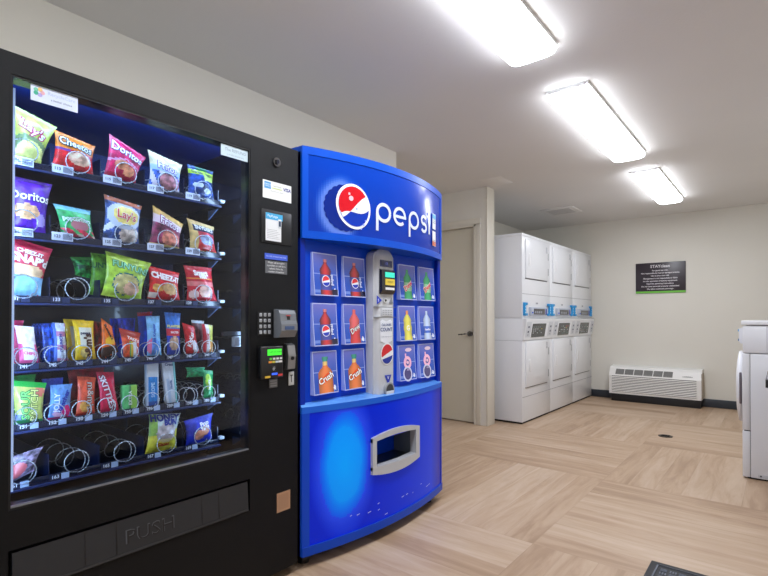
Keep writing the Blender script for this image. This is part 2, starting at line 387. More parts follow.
# trays with coils and price labels
TX = -1.785; TY0, TY1 = .440, 1.150
shelf_z = [1.564, 1.350, 1.154, .949, .768, .596]
wide = [0, 1, 2, 5]
def helix(xc0, yc, zc, r, depth, turns, x_front):
    pts = []; N = int(turns*22)
    for i in range(N+1):
        a = 2*PI*i/22 - PI/2
        tt = i/22; adv = .010*tt if tt < 1 else .010+(depth-.010)*(tt-1)/(turns-1)
        pts.append((x_front - adv, yc + r*math.cos(a), zc + r*math.sin(a)))
    return pts
wirem = K(.3, metal=.25)
cols5 = [.478, .625, .775, .925, 1.072]; cols9 = [.486 + .0762*i for i in range(9)]
numbers = [['111','113','115','117','119'], ['121','123','125','127','129'], ['131','133','135','137','139'],
           ['141','142','143','144','145','146','147','148','149'], ['151','152','153','154','155','156','157','158','159'], ['161','163','165','167','169']]
for r_, z in enumerate(shelf_z):
    b = B(); TC = (10, 18, 44)
    b.box((TX-.50, TY0, z-.004), (TX, TY1, z), TC, NVM)
    b.box((TX-.004, TY0, z-.012), (TX+.002, TY1, z+.014), (12, 20, 44), K(.25, coat=.3), bev=.001)
    b.box((TX+.002, TY0, z-.014), (TX+.012, TY1, z-.008), (30, 46, 92), SEMI)
    cs = cols5 if r_ in wide else cols9; pitch = .149 if r_ in wide else .0762
    for c in cs[:-1]:
        b.box((TX-.48, c+pitch/2-.001, z), (TX-.01, c+pitch/2+.001, z+(.075 if r_ in wide else .05)), (18, 30, 66), NVM)
    b.box((TX-.48, TY1-.002, z), (TX-.01, TY1, z+.06), (24, 40, 84), NVM)
    # slanting slide catch at the right end
    b.prism([(TX-.09, z-.052), (TX-.02, z-.015), (TX-.09, z-.015)], 'y', TY1+.002, TY1+.007, (110, 135, 185), SEMI)
    b.box((TX-.02, TY1, z+.008), (TX+.004, TY1+.022, z+.020), (200, 210, 225), SEMI, bev=.002)
    tr_ = b.build('tray', sm)
    for ci, c in enumerate(cs):
        if r_ in wide: rad = .035; dep = .30; tn = 4
        else: rad = .028; dep = .36; tn = 7
        cb = B().tube(helix(0, c, z+rad+.006, rad, dep, tn, TX+.014), .0022, (236, 240, 246), wirem, 5)
        cb.build('coil', tr_)
        yy = c-(.072 if r_ in wide else .018)
        if yy < TY0-.01: yy = TY0+.004
        if r_ < 2:
            lb = B().box((TX+.002, yy, z-.004), (TX+.0035, yy+.060, z+.022), (216, 222, 236), PRINT)
            for k in range(9): lb.box((TX+.0035, yy+.031+k*.003, z), (TX+.004, yy+.0325+k*.003, z+.018), (60, 70, 100), PRINT)
            lb.text(numbers[r_][ci], on_x(TX+.0042, yy+.015, z+.009), .013, (50, 60, 90), PRINT, bold=.0004)
        else:
            lb = B().box((TX+.002, yy-.002, z-.006), (TX+.004, yy+.028, z+.014), (22, 32, 62), PRINT)
            lb.text(numbers[r_][ci], on_x(TX+.005, yy+.013, z+.004), .015, (235, 240, 250), PRINT, bold=.0004)
            lb.box((TX+.002, yy+.03, z-.006), (TX+.0045, yy+.052, z+.012), (176, 196, 228) if r_ > 3 else (40, 52, 90), PRINT)
        lb.build('price_label', tr_)

# delivery flap; PUSH relief shading put into offset pale and dark lettering
FL = (33, 36, 41)
b = B().prism([(FX-.028, .350), (FX+.004, .350), (FX-.004, .455), (FX-.028, .455)], 'y', .42, 1.185, FL, K(.35, bump=.2, bscale=500))
for y in (.60, .69, .985, 1.055): b.box((FX-.002, y, .352), (FX+.0045, y+.002, .352), FL)
for y in (.60, .69, .985, 1.055): b.prism([(FX+.0048, .352), (FX-.0036, .453), (FX-.005, .453), (FX+.003, .352)], 'y', y, y+.0025, (10, 10, 12), SEMI)
b.box((FX, .44, .343), (FX+.006, 1.185, .350), (78, 82, 88), STEEL)
flap = lambda a_, c_: (FX + .0012 - .008*((.395+c_)-.35)/.105 + .004, .80 + a_*1.15, .395 + c_)
b.text('PUSH', flap, .062, (82, 86, 92), K(.3), bold=.0005)
b.text('PUSH', lambda a_, c_: tuple(Vector(flap(a_, c_))+Vector((.0004, .0008, -.0016))), .060, (20, 21, 24), K(.3), bold=-.0003)
b.build('push_flap', sm)
# right service column
def pt(name, bld, label=None):
    o = bld.build(name, sm)
    if label: child_label(o, label)
    return o
b = B().cyl((FX-.01, 1.322, 1.750), (FX+.006, 1.322, 1.750), .019, (150, 152, 155), CHROME, 28).cyl((FX+.006, 1.322, 1.750), (FX+.010, 1.324, 1.749), .011, (20, 20, 22), SEMI, 20)
b.box((FX+.010, 1.321, 1.744), (FX+.0105, 1.324, 1.755), (5, 5, 5), MATTE)
pt('lock', b, 'round chrome lock')
b = B().box((FX, 1.253, 1.592), (FX+.0012, 1.402, 1.665), (226, 228, 226), PRINT)
b.box((FX+.0012, 1.26, 1.632), (FX+.0016, 1.293, 1.66), (70, 150, 205), PRINT)
b.text('AMERICAN', on_x(FX+.002, 1.2765, 1.650), .0068, (240, 245, 250), PRINT); b.text('EXPRESS', on_x(FX+.002, 1.2765, 1.642), .0075, (240, 245, 250), PRINT)
b.text('VISA', on_x(FX+.002, 1.377, 1.642), .021, (40, 50, 130), PRINT, bold=.0006, shear=.2)
b.text('Cash Card', on_x(FX+.002, 1.325, 1.648), .010, (120, 140, 110), PRINT); b.text('Pay with your phone', on_x(FX+.002, 1.325, 1.625), .008, (150, 152, 150), PRINT)
b.box((FX+.0012, 1.30, 1.636), (FX+.0016, 1.35, 1.640), (190, 205, 120), PRINT)
pt('card_sign', b, 'white payment card sticker')
b = B().box((FX-.001, 1.245, 1.408), (FX+.003, 1.402, 1.545), (19, 20, 23), SEMI, bev=.001)
pt('label_recess', b)
b = B().box((FX+.003, 1.265, 1.418), (FX+.0045, 1.345, 1.532), (222, 224, 226), PRINT)
b.box((FX+.0045, 1.265, 1.506), (FX+.005, 1.352, 1.532), (60, 165, 215), PRINT)
b.text('PayRange', on_x(FX+.0055, 1.30, 1.52), .014, (240, 248, 252), PRINT)
b.box((FX+.0045, 1.328, 1.475), (FX+.006, 1.345, 1.512), (210, 215, 220), PRINT, bev=.001).box((FX+.006, 1.331, 1.482), (FX+.0062, 1.342, 1.505), (40, 60, 90), PRINT)
for k in range(6): b.box((FX+.0045, 1.272, 1.428+k*.007), (FX+.0048, 1.336-(k % 3)*.006, 1.4295+k*.007), (160, 162, 166), PRINT)
pt('instruction_card', b, 'white card with a cyan header and a phone picture')
b = B().box((FX, 1.263, 1.342), (FX+.001, 1.382, 1.366), (60, 92, 205), PRINT)
b.text('IN CASE OF MALFUNCTION', on_x(FX+.0014, 1.322, 1.354), .0082, (200, 212, 245), PRINT)
b.box((FX, 1.266, 1.284), (FX+.001, 1.380, 1.336), (92, 94, 98), PRINT)
for k, t_ in enumerate(('Please call to report', 'a problem or ask for a', 'refund. Note the', 'number of machine')):
    b.text(t_, on_x(FX+.0014, 1.322, 1.329-k*.0125), .0105, (235, 236, 238), PRINT)
pt('service_sticker', b, 'blue and grey refund notice')
b = B().box((FX, 1.228, 1.030), (FX+.0015, 1.300, 1.125), (20, 21, 24), SEMI)
for r_ in range(4):
    for c in range(3):
        yy, zz = 1.242+c*.0215, 1.113-r_*.0235
        b.box((FX+.0015, yy-.006, zz-.007), (FX+.005, yy+.006, zz+.007), (175, 178, 184), SEMI, bev=.0012)
        b.text(['1','2','3','4','5','6','7','8','9','*','0','#'][r_*3+c], on_x(FX+.0055, yy, zz), .010, (30, 30, 34), PRINT)
pt('keypad', b)
# bill acceptor
prof_ = [(FX, 1.137), (FX+.030, 1.132), (FX+.040, 1.118), (FX+.044, 1.088), (FX+.050, 1.074), (FX+.050, 1.048), (FX+.034, 1.020), (FX, 1.018)]
b = B().prism(prof_, 'y', 1.310, 1.395, (112, 116, 122), K(.25, coat=.5))
b.box((FX+.0425, 1.320, 1.078), (FX+.0455, 1.386, 1.084), (8, 8, 9), MATTE).box((FX+.048, 1.328, 1.052), (FX+.0515, 1.378, 1.066), (60, 80, 120), GLOSS)
b.box((FX+.0415, 1.345, 1.092), (FX+.0435, 1.361, 1.108), (20, 18, 20), PRINT).box((FX+.0418, 1.341, 1.108), (FX+.0428, 1.365, 1.112), (190, 60, 60), PRINT)
pt('bill_acceptor', b)
# card reader with green screen
b = B().box((FX, 1.228, .855), (FX+.026, 1.340, .985), (18, 19, 22), K(.3, coat=.3), bev=.004)
SCR = K(.3, emit=1.0)
b.box((FX+.026, 1.258, .948), (FX+.027, 1.330, .973), (60, 205, 50), SCR)
b.text('SWIPE OR INSERT', on_x(FX+.0275, 1.296, .961), .0085, (10, 60, 10), PRINT)
for k, c in enumerate([(90, 200, 60), (220, 220, 215), (225, 225, 225), (225, 225, 225)]): b.box((FX+.026, 1.268+k*.0175, .930), (FX+.0275, 1.280+k*.0175, .938), c, PRINT)
for k, c in enumerate([(235, 150, 60), (200, 190, 70), (200, 210, 220), (225, 225, 225)]): b.box((FX+.026, 1.264+k*.0175, .917), (FX+.0275, 1.280+k*.0175, .925), c, PRINT)
b.text('((·', on_x(FX+.0275, 1.292, .895), .018, (225, 228, 232), PRINT)
b.box((FX+.026, 1.280, .868), (FX+.0275, 1.308, .876), (50, 90, 230), SCR)
b.box((FX+.026, 1.246, .858), (FX+.0275, 1.272, .866), (220, 180, 60), PRINT).box((FX+.026, 1.312, .861), (FX+.0275, 1.334, .870), (200, 60, 60), PRINT)
pt('card_reader', b, 'black card reader with a lit green screen')
b = B().prism([(FX, .992), (FX+.020, .985), (FX+.028, .940), (FX+.022, .885), (FX, .880)], 'y', 1.366, 1.406, (165, 166, 168), STEEL)
b.cyl((FX+.022, 1.388, .93), (FX+.030, 1.388, .93), .008, (60, 60, 62), STEEL, 14)
pt('coin_return', b)
b = B().box((FX, 1.388, .812), (FX+.003, 1.418, .870), (185, 186, 184), SEMI, bev=.001).box((FX+.003, 1.397, .853), (FX+.0034, 1.411, .857), (20, 20, 20), MATTE).box((FX+.003, 1.402, .825), (FX+.0034, 1.4055, .857), (20, 20, 20), MATTE)
pt('coin_slot', b)
b = B().box((FX, 1.286, .812), (FX+.003, 1.328, .848), (96, 98, 102), SEMI, bev=.001)
for i in range(3): b.box((FX+.003, 1.290, .817+i*.010), (FX+.0034, 1.324, .8235+i*.010), (140, 142, 146), SEMI)
pt('serial_plate', b)
b = B().box((FX, 1.327, .288), (FX+.002, 1.398, .368), (196, 160, 132), K(.3, metal=.6)).box((FX+.002, 1.335, .297), (FX+.0022, 1.39, .36), (186, 150, 124), K(.4, metal=.6))
pt('coin_cup_plate', b, 'small copper-coloured metal plate')
# stickers on the glass
GXF = FX-.0088
b = B().box((GXF, .458, 1.717), (GXF+.001, .578, 1.763), (205, 215, 238), PRINT)
STK = K(.5)
b.text('RecycleCare', on_x(GXF+.0013, .535, 1.748), .014, (165, 180, 210), PRINT); b.text('a better choice', on_x(GXF+.0013, .535, 1.732), .009, (60, 66, 90), PRINT)
for k, c in enumerate([(225, 170, 180), (235, 190, 120), (110, 190, 160), (60, 170, 140), (170, 160, 215)]):
    a_ = k*1.25; b.cyl((GXF+.001, .478+.009*math.cos(a_), 1.745+.008*math.sin(a_)), (GXF+.0015, .478+.009*math.cos(a_), 1.745+.008*math.sin(a_)), .006, c, PRINT, 10)
pt('glass_sticker', b, 'pale blue sticker with a pinwheel emblem')
b = B().box((GXF, 1.066, 1.718), (GXF+.001, 1.186, 1.762), (186, 205, 215), PRINT)
b.text('The REFUND', on_x(GXF+.0013, 1.13, 1.745), .017, (120, 135, 150), PRINT); b.text('is in the phone app', on_x(GXF+.0013, 1.13, 1.728), .010, (140, 155, 168), PRINT)
pt('glass_sticker', b, 'pale grey-blue refund sticker')
for x in (FX-.10, BKX+.1):
    for y in (Y0+.08, Y1-.08): B().cyl((x, y, 0), (x, y, ZB), .03, (20, 20, 20), SEMI, 16, r2=.02).build('foot', sm)

# ------------------------------------------------------------------ snacks
def lerp(a, b_, t): return tuple(a[i]+(b_[i]-a[i])*t for i in range(3))
def ell(u, v, uc, vc, ru, rv): return ((u-uc)/ru)**2 + ((v-vc)/rv)**2 < 1
BX = -1.800
SNACKS = {}
def snack(name, label, cat, q, paint, texts=(), thick=.022, group=None, x=BX, nu=26, nv=30, crimp=.06, kind='bag', mat=None):
    """q: four corners (y,z) top-left, top-right, bottom-right, bottom-left seen from the aisle"""
    mat = mat or FOIL
    TL, TR, BR, BL = q; rnd = random.Random(name+label)
    ph = [rnd.uniform(0, 6) for _ in range(4)]
    zmin = min(BR[1], BL[1])
    def pos(u, v, side=1, off=0.0):      # v: 0 bottom .. 1 top
        uu = u
        y = (BL[0]*(1-uu)+BR[0]*uu)*(1-v) + (TL[0]*(1-uu)+TR[0]*uu)*v
        z = (BL[1]*(1-uu)+BR[1]*uu)*(1-v) + (TL[1]*(1-uu)+TR[1]*uu)*v
        if kind == 'bag':
            # waist: the sides draw in between the seams
            w_ = (TR[0]-TL[0]+BR[0]-BL[0])/2
            y += (.5-u)*w_*.07*max(0, math.sin(PI*v))**.7*2
            vv = max(0, min(1, (v-crimp)/(1-2*crimp)))
            h = (max(0, math.sin(PI*u))**.55)*(max(0, math.sin(PI*vv))**.55)
            cr = .10*math.sin(9*u+ph[0]+4*v)*math.sin(7*v+ph[1]) + .06*math.sin(17*u*v+ph[2]) + .05*math.sin(23*u+ph[3])*(1-h)
            dx = thick*h*(1+cr) + .0012*math.sin(u*40)*(1-min(1, h*4))
        else:
            dx = thick*(1 if 0 < u < 1 and 0 < v < 1 else .8)
        return (x + side*dx + (off if side > 0 else 0), y, z)
    b = B()
    b.grid(lambda u, v: pos(u, v, 1, .0006), nu, nv, paint, mat)
    b.grid(lambda u, v: pos(u, v, -1), 10, 12, paint(.5, .9), mat, flip=True)
    if kind == 'box':
        ring = [(i/8, 0) for i in range(8)] + [(1, i/8) for i in range(8)] + [(1-i/8, 1) for i in range(8)] + [(0, 1-i/8) for i in range(8)]
        vs = [pos(u, v, 1, .0006) for u, v in ring] + [pos(u, v, -1) for u, v in ring]; N = len(ring)
        b.add(vs, [(i, (i+1) % N, N+(i+1) % N, N+i) for i in range(N)], paint(.02, .5), mat)
    W = math.dist(BL, BR)*.5 + math.dist(TL, TR)*.5; Hh = math.dist(TL, BL)*.5 + math.dist(TR, BR)*.5
    for t_ in texts:
        s_, uc, vc, size, rot, col = t_[:6]; bold = t_[6] if len(t_) > 6 else .0006
        c_, si = math.cos(rot), math.sin(rot)
        def fn(a_, c2):
            u = uc + (a_*c_ - c2*si)/W; v = vc + (a_*si + c2*c_)/Hh
            return pos(min(.99, max(.01, u)), min(.99, max(.01, v)), 1, .0022 if bold > .001 else .003)
        b.text(s_, fn, size, col, PRINT, bold=bold)
    yc = (BL[0]+BR[0])/2
    ob = b.build(name, None, (x, yc, zmin))
    tag(ob, label, cat, group)
    SNACKS[label] = ob
    return ob
def out(txt, u, v, size, rot, col, edge, ob=.002): # outlined lettering
    return [(txt, u, v, size, rot, edge, ob), (txt, u, v, size, rot, col, .0004)]
def noisy(c, u, v, k=.10):
    f = 1 + 1.9*k*noise.noise(Vector((u*6.5, v*8.5, c[0]*.13))) + .8*k*noise.noise(Vector((u*15, v*17, c[1]*.1))); return tuple(max(0, min(255, x*f)) for x in c)

def p_lays(u, v):
    if v > .93: return (190, 205, 110)
    if ell(u, v, .55, .62, .5, .12) and False: return (180, 30, 90)
    if ell(u, v, .55, .20, .42, .24): return noisy((226, 226, 130), u, v, .12)
    if ell(u, v, .5, .28, .58, .26): return (120, 140, 90)
    return noisy((196, 212, 92), u, v)
snack('snack_bag', 'yellow-green crisp bag in the top row, first from the left', 'snack bag', [(.444,1.746),(.572,1.708),(.528,1.574),(.444,1.573)], p_lays, out('Lay\'s', .52, .66, .040, -.30, (240,240,250), (190,20,90), .0035), group='snack bags on the top shelf')
def p_che(u, v):
    if v > .60: return noisy((242, 132, 40), u, v)
    if ell(u, v, .62, .40, .32, .17): return noisy((240, 190, 160), u, v, .25)
    if v > .52 and u < .35: return (120, 70, 140)
    if v < .10: return (190, 40, 50)
    return noisy((214, 40, 44), u, v, .2)
snack('snack_bag', 'orange and red cheese puff bag in the top row, second from the left', 'snack bag', [(.563,1.700),(.685,1.678),(.683,1.57),(.552,1.57)], p_che, out('Cheetos', .5, .76, .032, -.06, (250,245,235), (30,36,30), .0032), group='snack bags on the top shelf')
def p_dor(u, v):
    if ell(u, v, .42, .42, .22, .12) or ell(u, v, .66, .30, .18, .14): return noisy((232, 150, 110), u, v, .2)
    if abs(v - .58 + .25*abs(u-.5)) < .025: return (225, 150, 180)
    if v < .2: return (170, 20, 60)
    return noisy((206, 30, 84), u, v, .2)
snack('snack_bag', 'crimson tortilla chip bag in the top row, third from the left', 'snack bag', [(.728,1.735),(.856,1.683),(.818,1.577),(.705,1.572)], p_dor, [('Doritos', .5, .76, .037, -.08, (30,40,110), .0022), ('Doritos', .5, .76, .037, -.08, (250,240,245), .0006)], group='snack bags on the top shelf')
def p_frb(u, v):
    if v > .66: return noisy((226, 205, 158), u, v)
    if ell(u, v, .62, .30, .36, .22): return noisy((190, 130, 140), u, v, .3)
    if v > .52: return (180, 205, 235)
    return noisy((64, 96, 178), u, v, .5) if math.sin(18*u+11*v) > -.2 else (225, 215, 225)
snack('snack_bag', 'cream and blue corn chip bag in the top row, fourth from the left', 'snack bag', [(.861,1.715),(.996,1.690),(.988,1.569),(.861,1.57)], p_frb, out('Fritos', .5, .67, .036, -.05, (250,245,245), (120,60,150), .003), group='snack bags on the top shelf')
def p_veg(u, v):
    if v > .88: return (28, 90, 50) if .3 < u < .75 else (30, 60, 110)
    if v > .72: return noisy((186, 214, 50), u, v)
    if v > .55 and u > .55: return (180, 200, 90)
    if ell(u, v, .3, .4, .2, .08) or ell(u, v, .7, .25, .15, .08): return (215, 225, 240)
    return noisy((34, 68, 140), u, v, .35)
snack('snack_bag', 'navy bag with a lime banner in the top row, last on the right', 'snack bag', [(1.013,1.700),(1.129,1.696),(1.135,1.577),(1.013,1.572)], p_veg, [('Garden Veggie', .5, .79, .0165, -.05, (30,50,70), .0004)], group='snack bags on the top shelf')
# second shelf
def p_pur(u, v):
    if ell(u, v, .38, .38, .38, .14): return noisy((236, 180, 130), u, v, .2)
    if ell(u, v, .82, .24, .14, .12): return (170, 150, 220)
    if v > .93: return (70, 30, 130)
    return noisy((92, 36, 178), u, v, .15)
snack('snack_bag', 'purple tortilla chip bag in the second row, first from the left', 'snack bag', [(.444,1.528),(.560,1.523),(.543,1.360),(.444,1.364)], p_pur, [('Doritos', .48, .66, .037, 0, (30,20,70), .0022), ('Doritos', .48, .66, .037, 0, (250,245,255), .0008)], group='snack bags on the second shelf')
def p_gr(u, v):
    if v > .86: return (120, 190, 215)
    if v < .34 and math.sin(14*u+20*v) > -.3: return noisy((208, 50, 78), u, v, .3)
    if ell(u, v, .55, .45, .28, .16): return (190, 120, 130)
    if v < .2: return (230, 200, 190)
    return noisy((60, 176, 98), u, v, .15)
snack('snack_bag', 'green bag with a sky-blue top and red pieces in the second row', 'snack bag', [(.561,1.464),(.671,1.458),(.693,1.350),(.583,1.353)], p_gr, [('popcorners', .5, .62, .020, 0, (225,245,235), .0008)], group='snack bags on the second shelf')
def p_bf(u, v):
    if v > .90: return noisy((205, 120, 90), u, v)
    if ell(u, v, .56, .64, .38, .20): return noisy((238, 216, 120), u, v)
    if ell(u, v, .52, .62, .50, .29): return (205, 215, 232)
    if ell(u, v, .68, .24, .28, .22): return noisy((215, 200, 190), u, v, .25)
    if abs(v-.30-.5*u) < .07 and u < .4: return (230, 235, 245)
    return noisy((52, 80, 140), u, v, .4)
snack('snack_bag', 'steel-blue bag with a yellow oval emblem in the middle of the second row', 'snack bag', [(.712,1.523),(.842,1.504),(.835,1.357),(.702,1.358)], p_bf, out('Lay\'s', .56, .64, .040, -.06, (205,60,60), (245,240,235), .002), group='snack bags on the second shelf')
def p_fr(u, v):
    if v > .84: return noisy((226, 186, 104), u, v)
    if v > .62: return (226, 200, 205)
    if v < .13: return (232, 200, 130)
    if ell(u, v, .62, .34, .33, .22): return noisy((214, 130, 110), u, v, .3)
    return noisy((150, 56, 92), u, v, .4)
snack('snack_bag', 'tan and maroon corn chip bag in the second row, fourth from the left', 'snack bag', [(.880,1.515),(1.0,1.462),(.986,1.355),(.861,1.357)], p_fr, out('Fritos', .53, .72, .037, -.12, (250,245,248), (130,30,110), .0032), group='snack bags on the second shelf')
def p_sn(u, v):
    if v > .68 and v < .88: return (30, 40, 70) if u > .1 else (220, 190, 120)
    if u < .28: return noisy((222, 190, 122), u, v)
    if ell(u, v, .62, .42, .3, .17): return (150, 160, 190)
    if v < .30: return noisy((206, 44, 50), u, v) if v > .08 else (222, 190, 120)
    if v > .86: return (215, 185, 120)
    return noisy((190, 60, 72), u, v, .2)
snack('snack_bag', 'tan pretzel bag with a dark banner in the second row, last on the right', 'snack bag', [(1.013,1.489),(1.133,1.470),(1.146,1.360),(1.024,1.360)], p_sn, [('SNYDER\'S', .54, .78, .0205, 0, (240,240,240), .0006)], group='snack bags on the second shelf')
# third shelf
def p_snap(u, v):
    if v > .90: return (190, 30, 66)
    if v < .38: return noisy((142, 196, 232), u, v)
    if v < .56 and ell(u, v, .4, .45, .55, .13): return noisy((226, 184, 140), u, v, .15)
    return noisy((208, 40, 70), u, v)
snack('snack_bag', 'red bag with a light blue base in the third row, first from the left', 'snack bag', [(.444,1.345),(.562,1.318),(.530,1.166),(.446,1.168)], p_snap, [('CHEEZ-IT', .48, .80, .016, -.06, (250,240,240), .0008), ('SNAP\'d', .50, .66, .034, -.06, (250,245,240), .0018)], group='snack bags on the third shelf')
def p_gb(u, v): return noisy((34, 140, 62), u, v, .35) if v < .85 else (80, 170, 80)
snack('snack_bag', 'dark green onion ring bag lying behind the empty coil in the third row', 'snack bag', [(.632,1.306),(.715,1.312),(.703,1.236),(.647,1.246)], p_gb, [('Funyuns', .5, .5, .022, 0, (20,70,40), .001)], x=-1.865, group='snack bags on the third shelf')
def p_fun(u, v):
    if ell(u, v, .66, .26, .22, .15): return noisy((222, 180, 150), u, v, .15)
    if ell(u, v, .50, .34, .36, .26) and not ell(u, v, .50, .34, .33, .235): return (40, 110, 110)
    if ell(u, v, .50, .34, .33, .235): return noisy((206, 196, 130), u, v, .15)
    return noisy((176, 212, 70), u, v, .12)
snack('snack_bag', 'lime onion ring bag leaning forward in the middle of the third row', 'snack bag', [(.715,1.329),(.875,1.300),(.838,1.158),(.702,1.178)], p_fun, out('FUNYUNS', .56, .74, .030, -.05, (150,225,170), (30,110,70), .002), group='snack bags on the third shelf', x=-1.795)
snack('snack_bag', 'green onion ring bag just behind the lime one in the third row', 'snack bag', [(.690,1.325),(.80,1.322),(.79,1.180),(.680,1.180)], lambda u, v: noisy((110, 178, 50), u, v, .2), [('FUNYUNS', .4, .70, .026, 0, (40,110,60), .001)], x=-1.850, group='snack bags on the third shelf')
def p_chz(u, v):
    if ell(u, v, .66, .38, .28, .20) : return noisy((236, 190, 130), u, v, .15)
    if ell(u, v, .24, .36, .18, .12): return noisy((230, 170, 90), u, v, .15)
    if ell(u, v, .5, .74, .52, .16) or v < .05: return noisy((200, 20, 36), u, v)
    if v < .2 and u < .25: return (235, 225, 215)
    return noisy((222, 38, 44), u, v)
snack('snack_bag', 'bright red cheese cracker bag in the third row, fourth from the left', 'snack bag', [(.861,1.292),(.985,1.272),(.990,1.163),(.861,1.172)], p_chz, [('CHEEZ-IT', .52, .72, .029, -.04, (252,240,235), .0016)], group='snack bags on the third shelf')
def p_sta(u, v):
    if ell(u, v, .62, .30, .26, .18): return noisy((240, 190, 170), u, v, .15)
    if v > .62 and v < .68: return (240, 150, 60)
    if .44 < v < .56: return noisy((236, 130, 130), u, v)
    if ell(u, v, .2, .2, .16, .12): return (240, 200, 190)
    return noisy((204, 30, 52), u, v)
snack('snack_bag', 'red popcorn bag in the third row, last on the right', 'snack bag', [(1.000,1.304),(1.122,1.303),(1.150,1.165),(1.013,1.165)], p_sta, [('Smart', .50, .80, .028, 0, (250,245,240), .0014), ('food', .54, .70, .020, 0, (250,245,240), .0010)], group='snack bags on the third shelf')
# fourth shelf: candy
S4 = dict(group='candy packs on the fourth shelf', nu=14, nv=24)
def p_pink(u, v):
    if v > .55: return noisy((232, 216, 222), u, v, .08)
    return (238, 226, 232) if .2 < u < .85 and v > .12 else (232, 84, 140)
snack('candy_bar', 'pink and white wrapped treat in the fourth row, first from the left', 'candy', [(.462,1.078),(.512,1.072),(.532,.954),(.474,.958)], p_pink, [('CHIPS', .5, .30, .012, -.1, (220,80,130))], thick=.010, **S4)
snack('candy_bar', 'crimson and pink wrapper at the far left, behind the pink and white treat', 'candy', [(.444,1.095),(.495,1.092),(.49,.96),(.446,.96)], lambda u, v: noisy((186, 30, 84), u, v) if v > .75 else (226, 90, 130), thick=.008, x=-1.835, **S4)
def p_wh(u, v):
    if u < .2: return (70, 110, 200)
    return noisy((216, 222, 236), u, v, .12) if ell(u, v, .55, .5, .6, .6) and int(v*9) % 3 else (200, 130, 170)
snack('candy_bar', 'slim white and blue wrapped bar standing at the front of the second coil, fourth row', 'candy', [(.560,1.086),(.596,1.083),(.608,.954),(.566,.957)], p_wh, [('CRUNCH', .55, .5, .014, PI/2, (60,70,150))], thick=.009, **S4)
for k in range(4):
    snack('candy_bar', 'blue foil bar standing behind the white and blue bar, %s in the coil' % ['nearest the front', 'second', 'third', 'deepest'][k], 'candy', [(.538,1.082),(.588,1.082),(.592,.957),(.540,.957)], lambda u, v: noisy((44, 84, 190), u, v, .5), thick=.007, x=-1.825-.030*k, **S4)
def p_mm(u, v):
    if ell(u, v, .45, .22, .25, .12): return noisy((230, 200, 120), u, v, .2)
    if .18 < u < .85 and .38 < v < .82: return (232, 226, 206)
    return noisy((242, 196, 28), u, v, .08)
snack('candy_bag', 'yellow peanut candy bag with big lettering in the fourth row', 'candy', [(.617,1.093),(.682,1.090),(.693,.953),(.626,.956)], p_mm, [('m&m\'s', .62, .36, .034, PI/2, (90,50,30), .0016), ('peanut', .5, .70, .012, 0, (60,60,80))], thick=.014, **S4)
snack('candy_bag', 'yellow candy bag, the second of its coil, in the fourth row', 'candy', [(.606,1.097),(.670,1.094),(.684,.956),(.618,.956)], p_mm, thick=.012, x=-1.845, **S4)
def p_ree(u, v):
    if v < .3: return (56, 28, 20)
    if ell(u, v, .6, .45, .4, .12): return (250, 190, 40)
    return noisy((236, 106, 24), u, v, .15)
snack('candy_bar', 'orange peanut butter cup pack tilted in its coil, fourth row', 'candy', [(.705,1.100),(.741,1.070),(.762,.983),(.704,.957)], p_ree, [('Reese\'s', .5, .70, .018, -1.0, (60,30,20), .0008)], thick=.012, **S4)
snack('candy_bar', 'dark red and brown pack behind the tilted orange pack, fourth row', 'candy', [(.690,1.090),(.735,1.085),(.740,.957),(.694,.957)], lambda u, v: noisy((150, 40, 30), u, v, .4), thick=.010, x=-1.84, **S4)
def p_org(u, v):
    if .35 < u < .85 and v < .62: return [(90,180,90),(240,200,60),(235,235,235),(240,240,240),(210,60,60)][int((u-.35)/.5*4.99)]
    if v > .80: return (176, 52, 36)
    return noisy((224, 84, 46), u, v, .2)
snack('candy_bar', 'reddish orange caramel pack with a rainbow stripe in the fourth row', 'candy', [(.762,1.066),(.838,1.046),(.836,.950),(.778,.954)], p_org, [('TAKE 5', .6, .70, .014, -.2, (250,245,240))], thick=.012, **S4)
for k in range(3):
    snack('candy_bar', 'royal blue cookie pack behind the rainbow striped pack, %s in the coil' % ['nearest the front', 'middle one', 'deepest'][k], 'candy', [(.775,1.098),(.838,1.100),(.838,.957),(.778,.957)], lambda u, v: noisy((36, 66, 214), u, v, .25) if v > .25 else (60, 100, 230), thick=.009, x=-1.84-.032*k, **S4)
def p_lb(u, v):
    if ell(u, v, .4, .25, .5, .2): return noisy((96, 150, 226), u, v) if u > .3 else (230, 120, 160)
    return noisy((132, 192, 236), u, v, .08)
snack('candy_bag', 'pale sky-blue snack pack in the fourth row, sixth coil from the left', 'candy', [(.856,1.106),(.908,1.108),(.917,.958),(.861,.960)], p_lb, [('Rice Krispies', .45, .55, .014, PI/2, (50,90,190))], thick=.011, **S4)
snack('candy_bag', 'blue and red pack behind the pale sky-blue one, fourth row', 'candy', [(.846,1.120),(.902,1.124),(.906,.957),(.850,.957)], lambda u, v: (200, 30, 60) if v > .93 else noisy((44, 92, 226), u, v), thick=.010, x=-1.845, **S4)
def p_nut(u, v):
    if v > .62: return noisy((62, 124, 214), u, v, .12)
    if v > .46: return (214, 40, 60)
    if ell(u, v, .5, .28, .38, .17): return noisy((206, 170, 140), u, v, .2)
    return noisy((30, 66, 180), u, v)
snack('candy_bag', 'tall blue trail mix bag with a red band in the fourth row', 'candy', [(.925,1.122),(.990,1.118),(.990,.957),(.936,.959)], p_nut, [('PLANTERS', .5, .68, .012, 0, (240,225,120)), ('SALTED', .5, .54, .010, 0, (250,240,240))], thick=.013, **S4)
def p_kk(u, v):
    return (236, 230, 230) if ell(u, v, .72, .28, .22, .22) else noisy((200, 22, 34), u, v, .15)
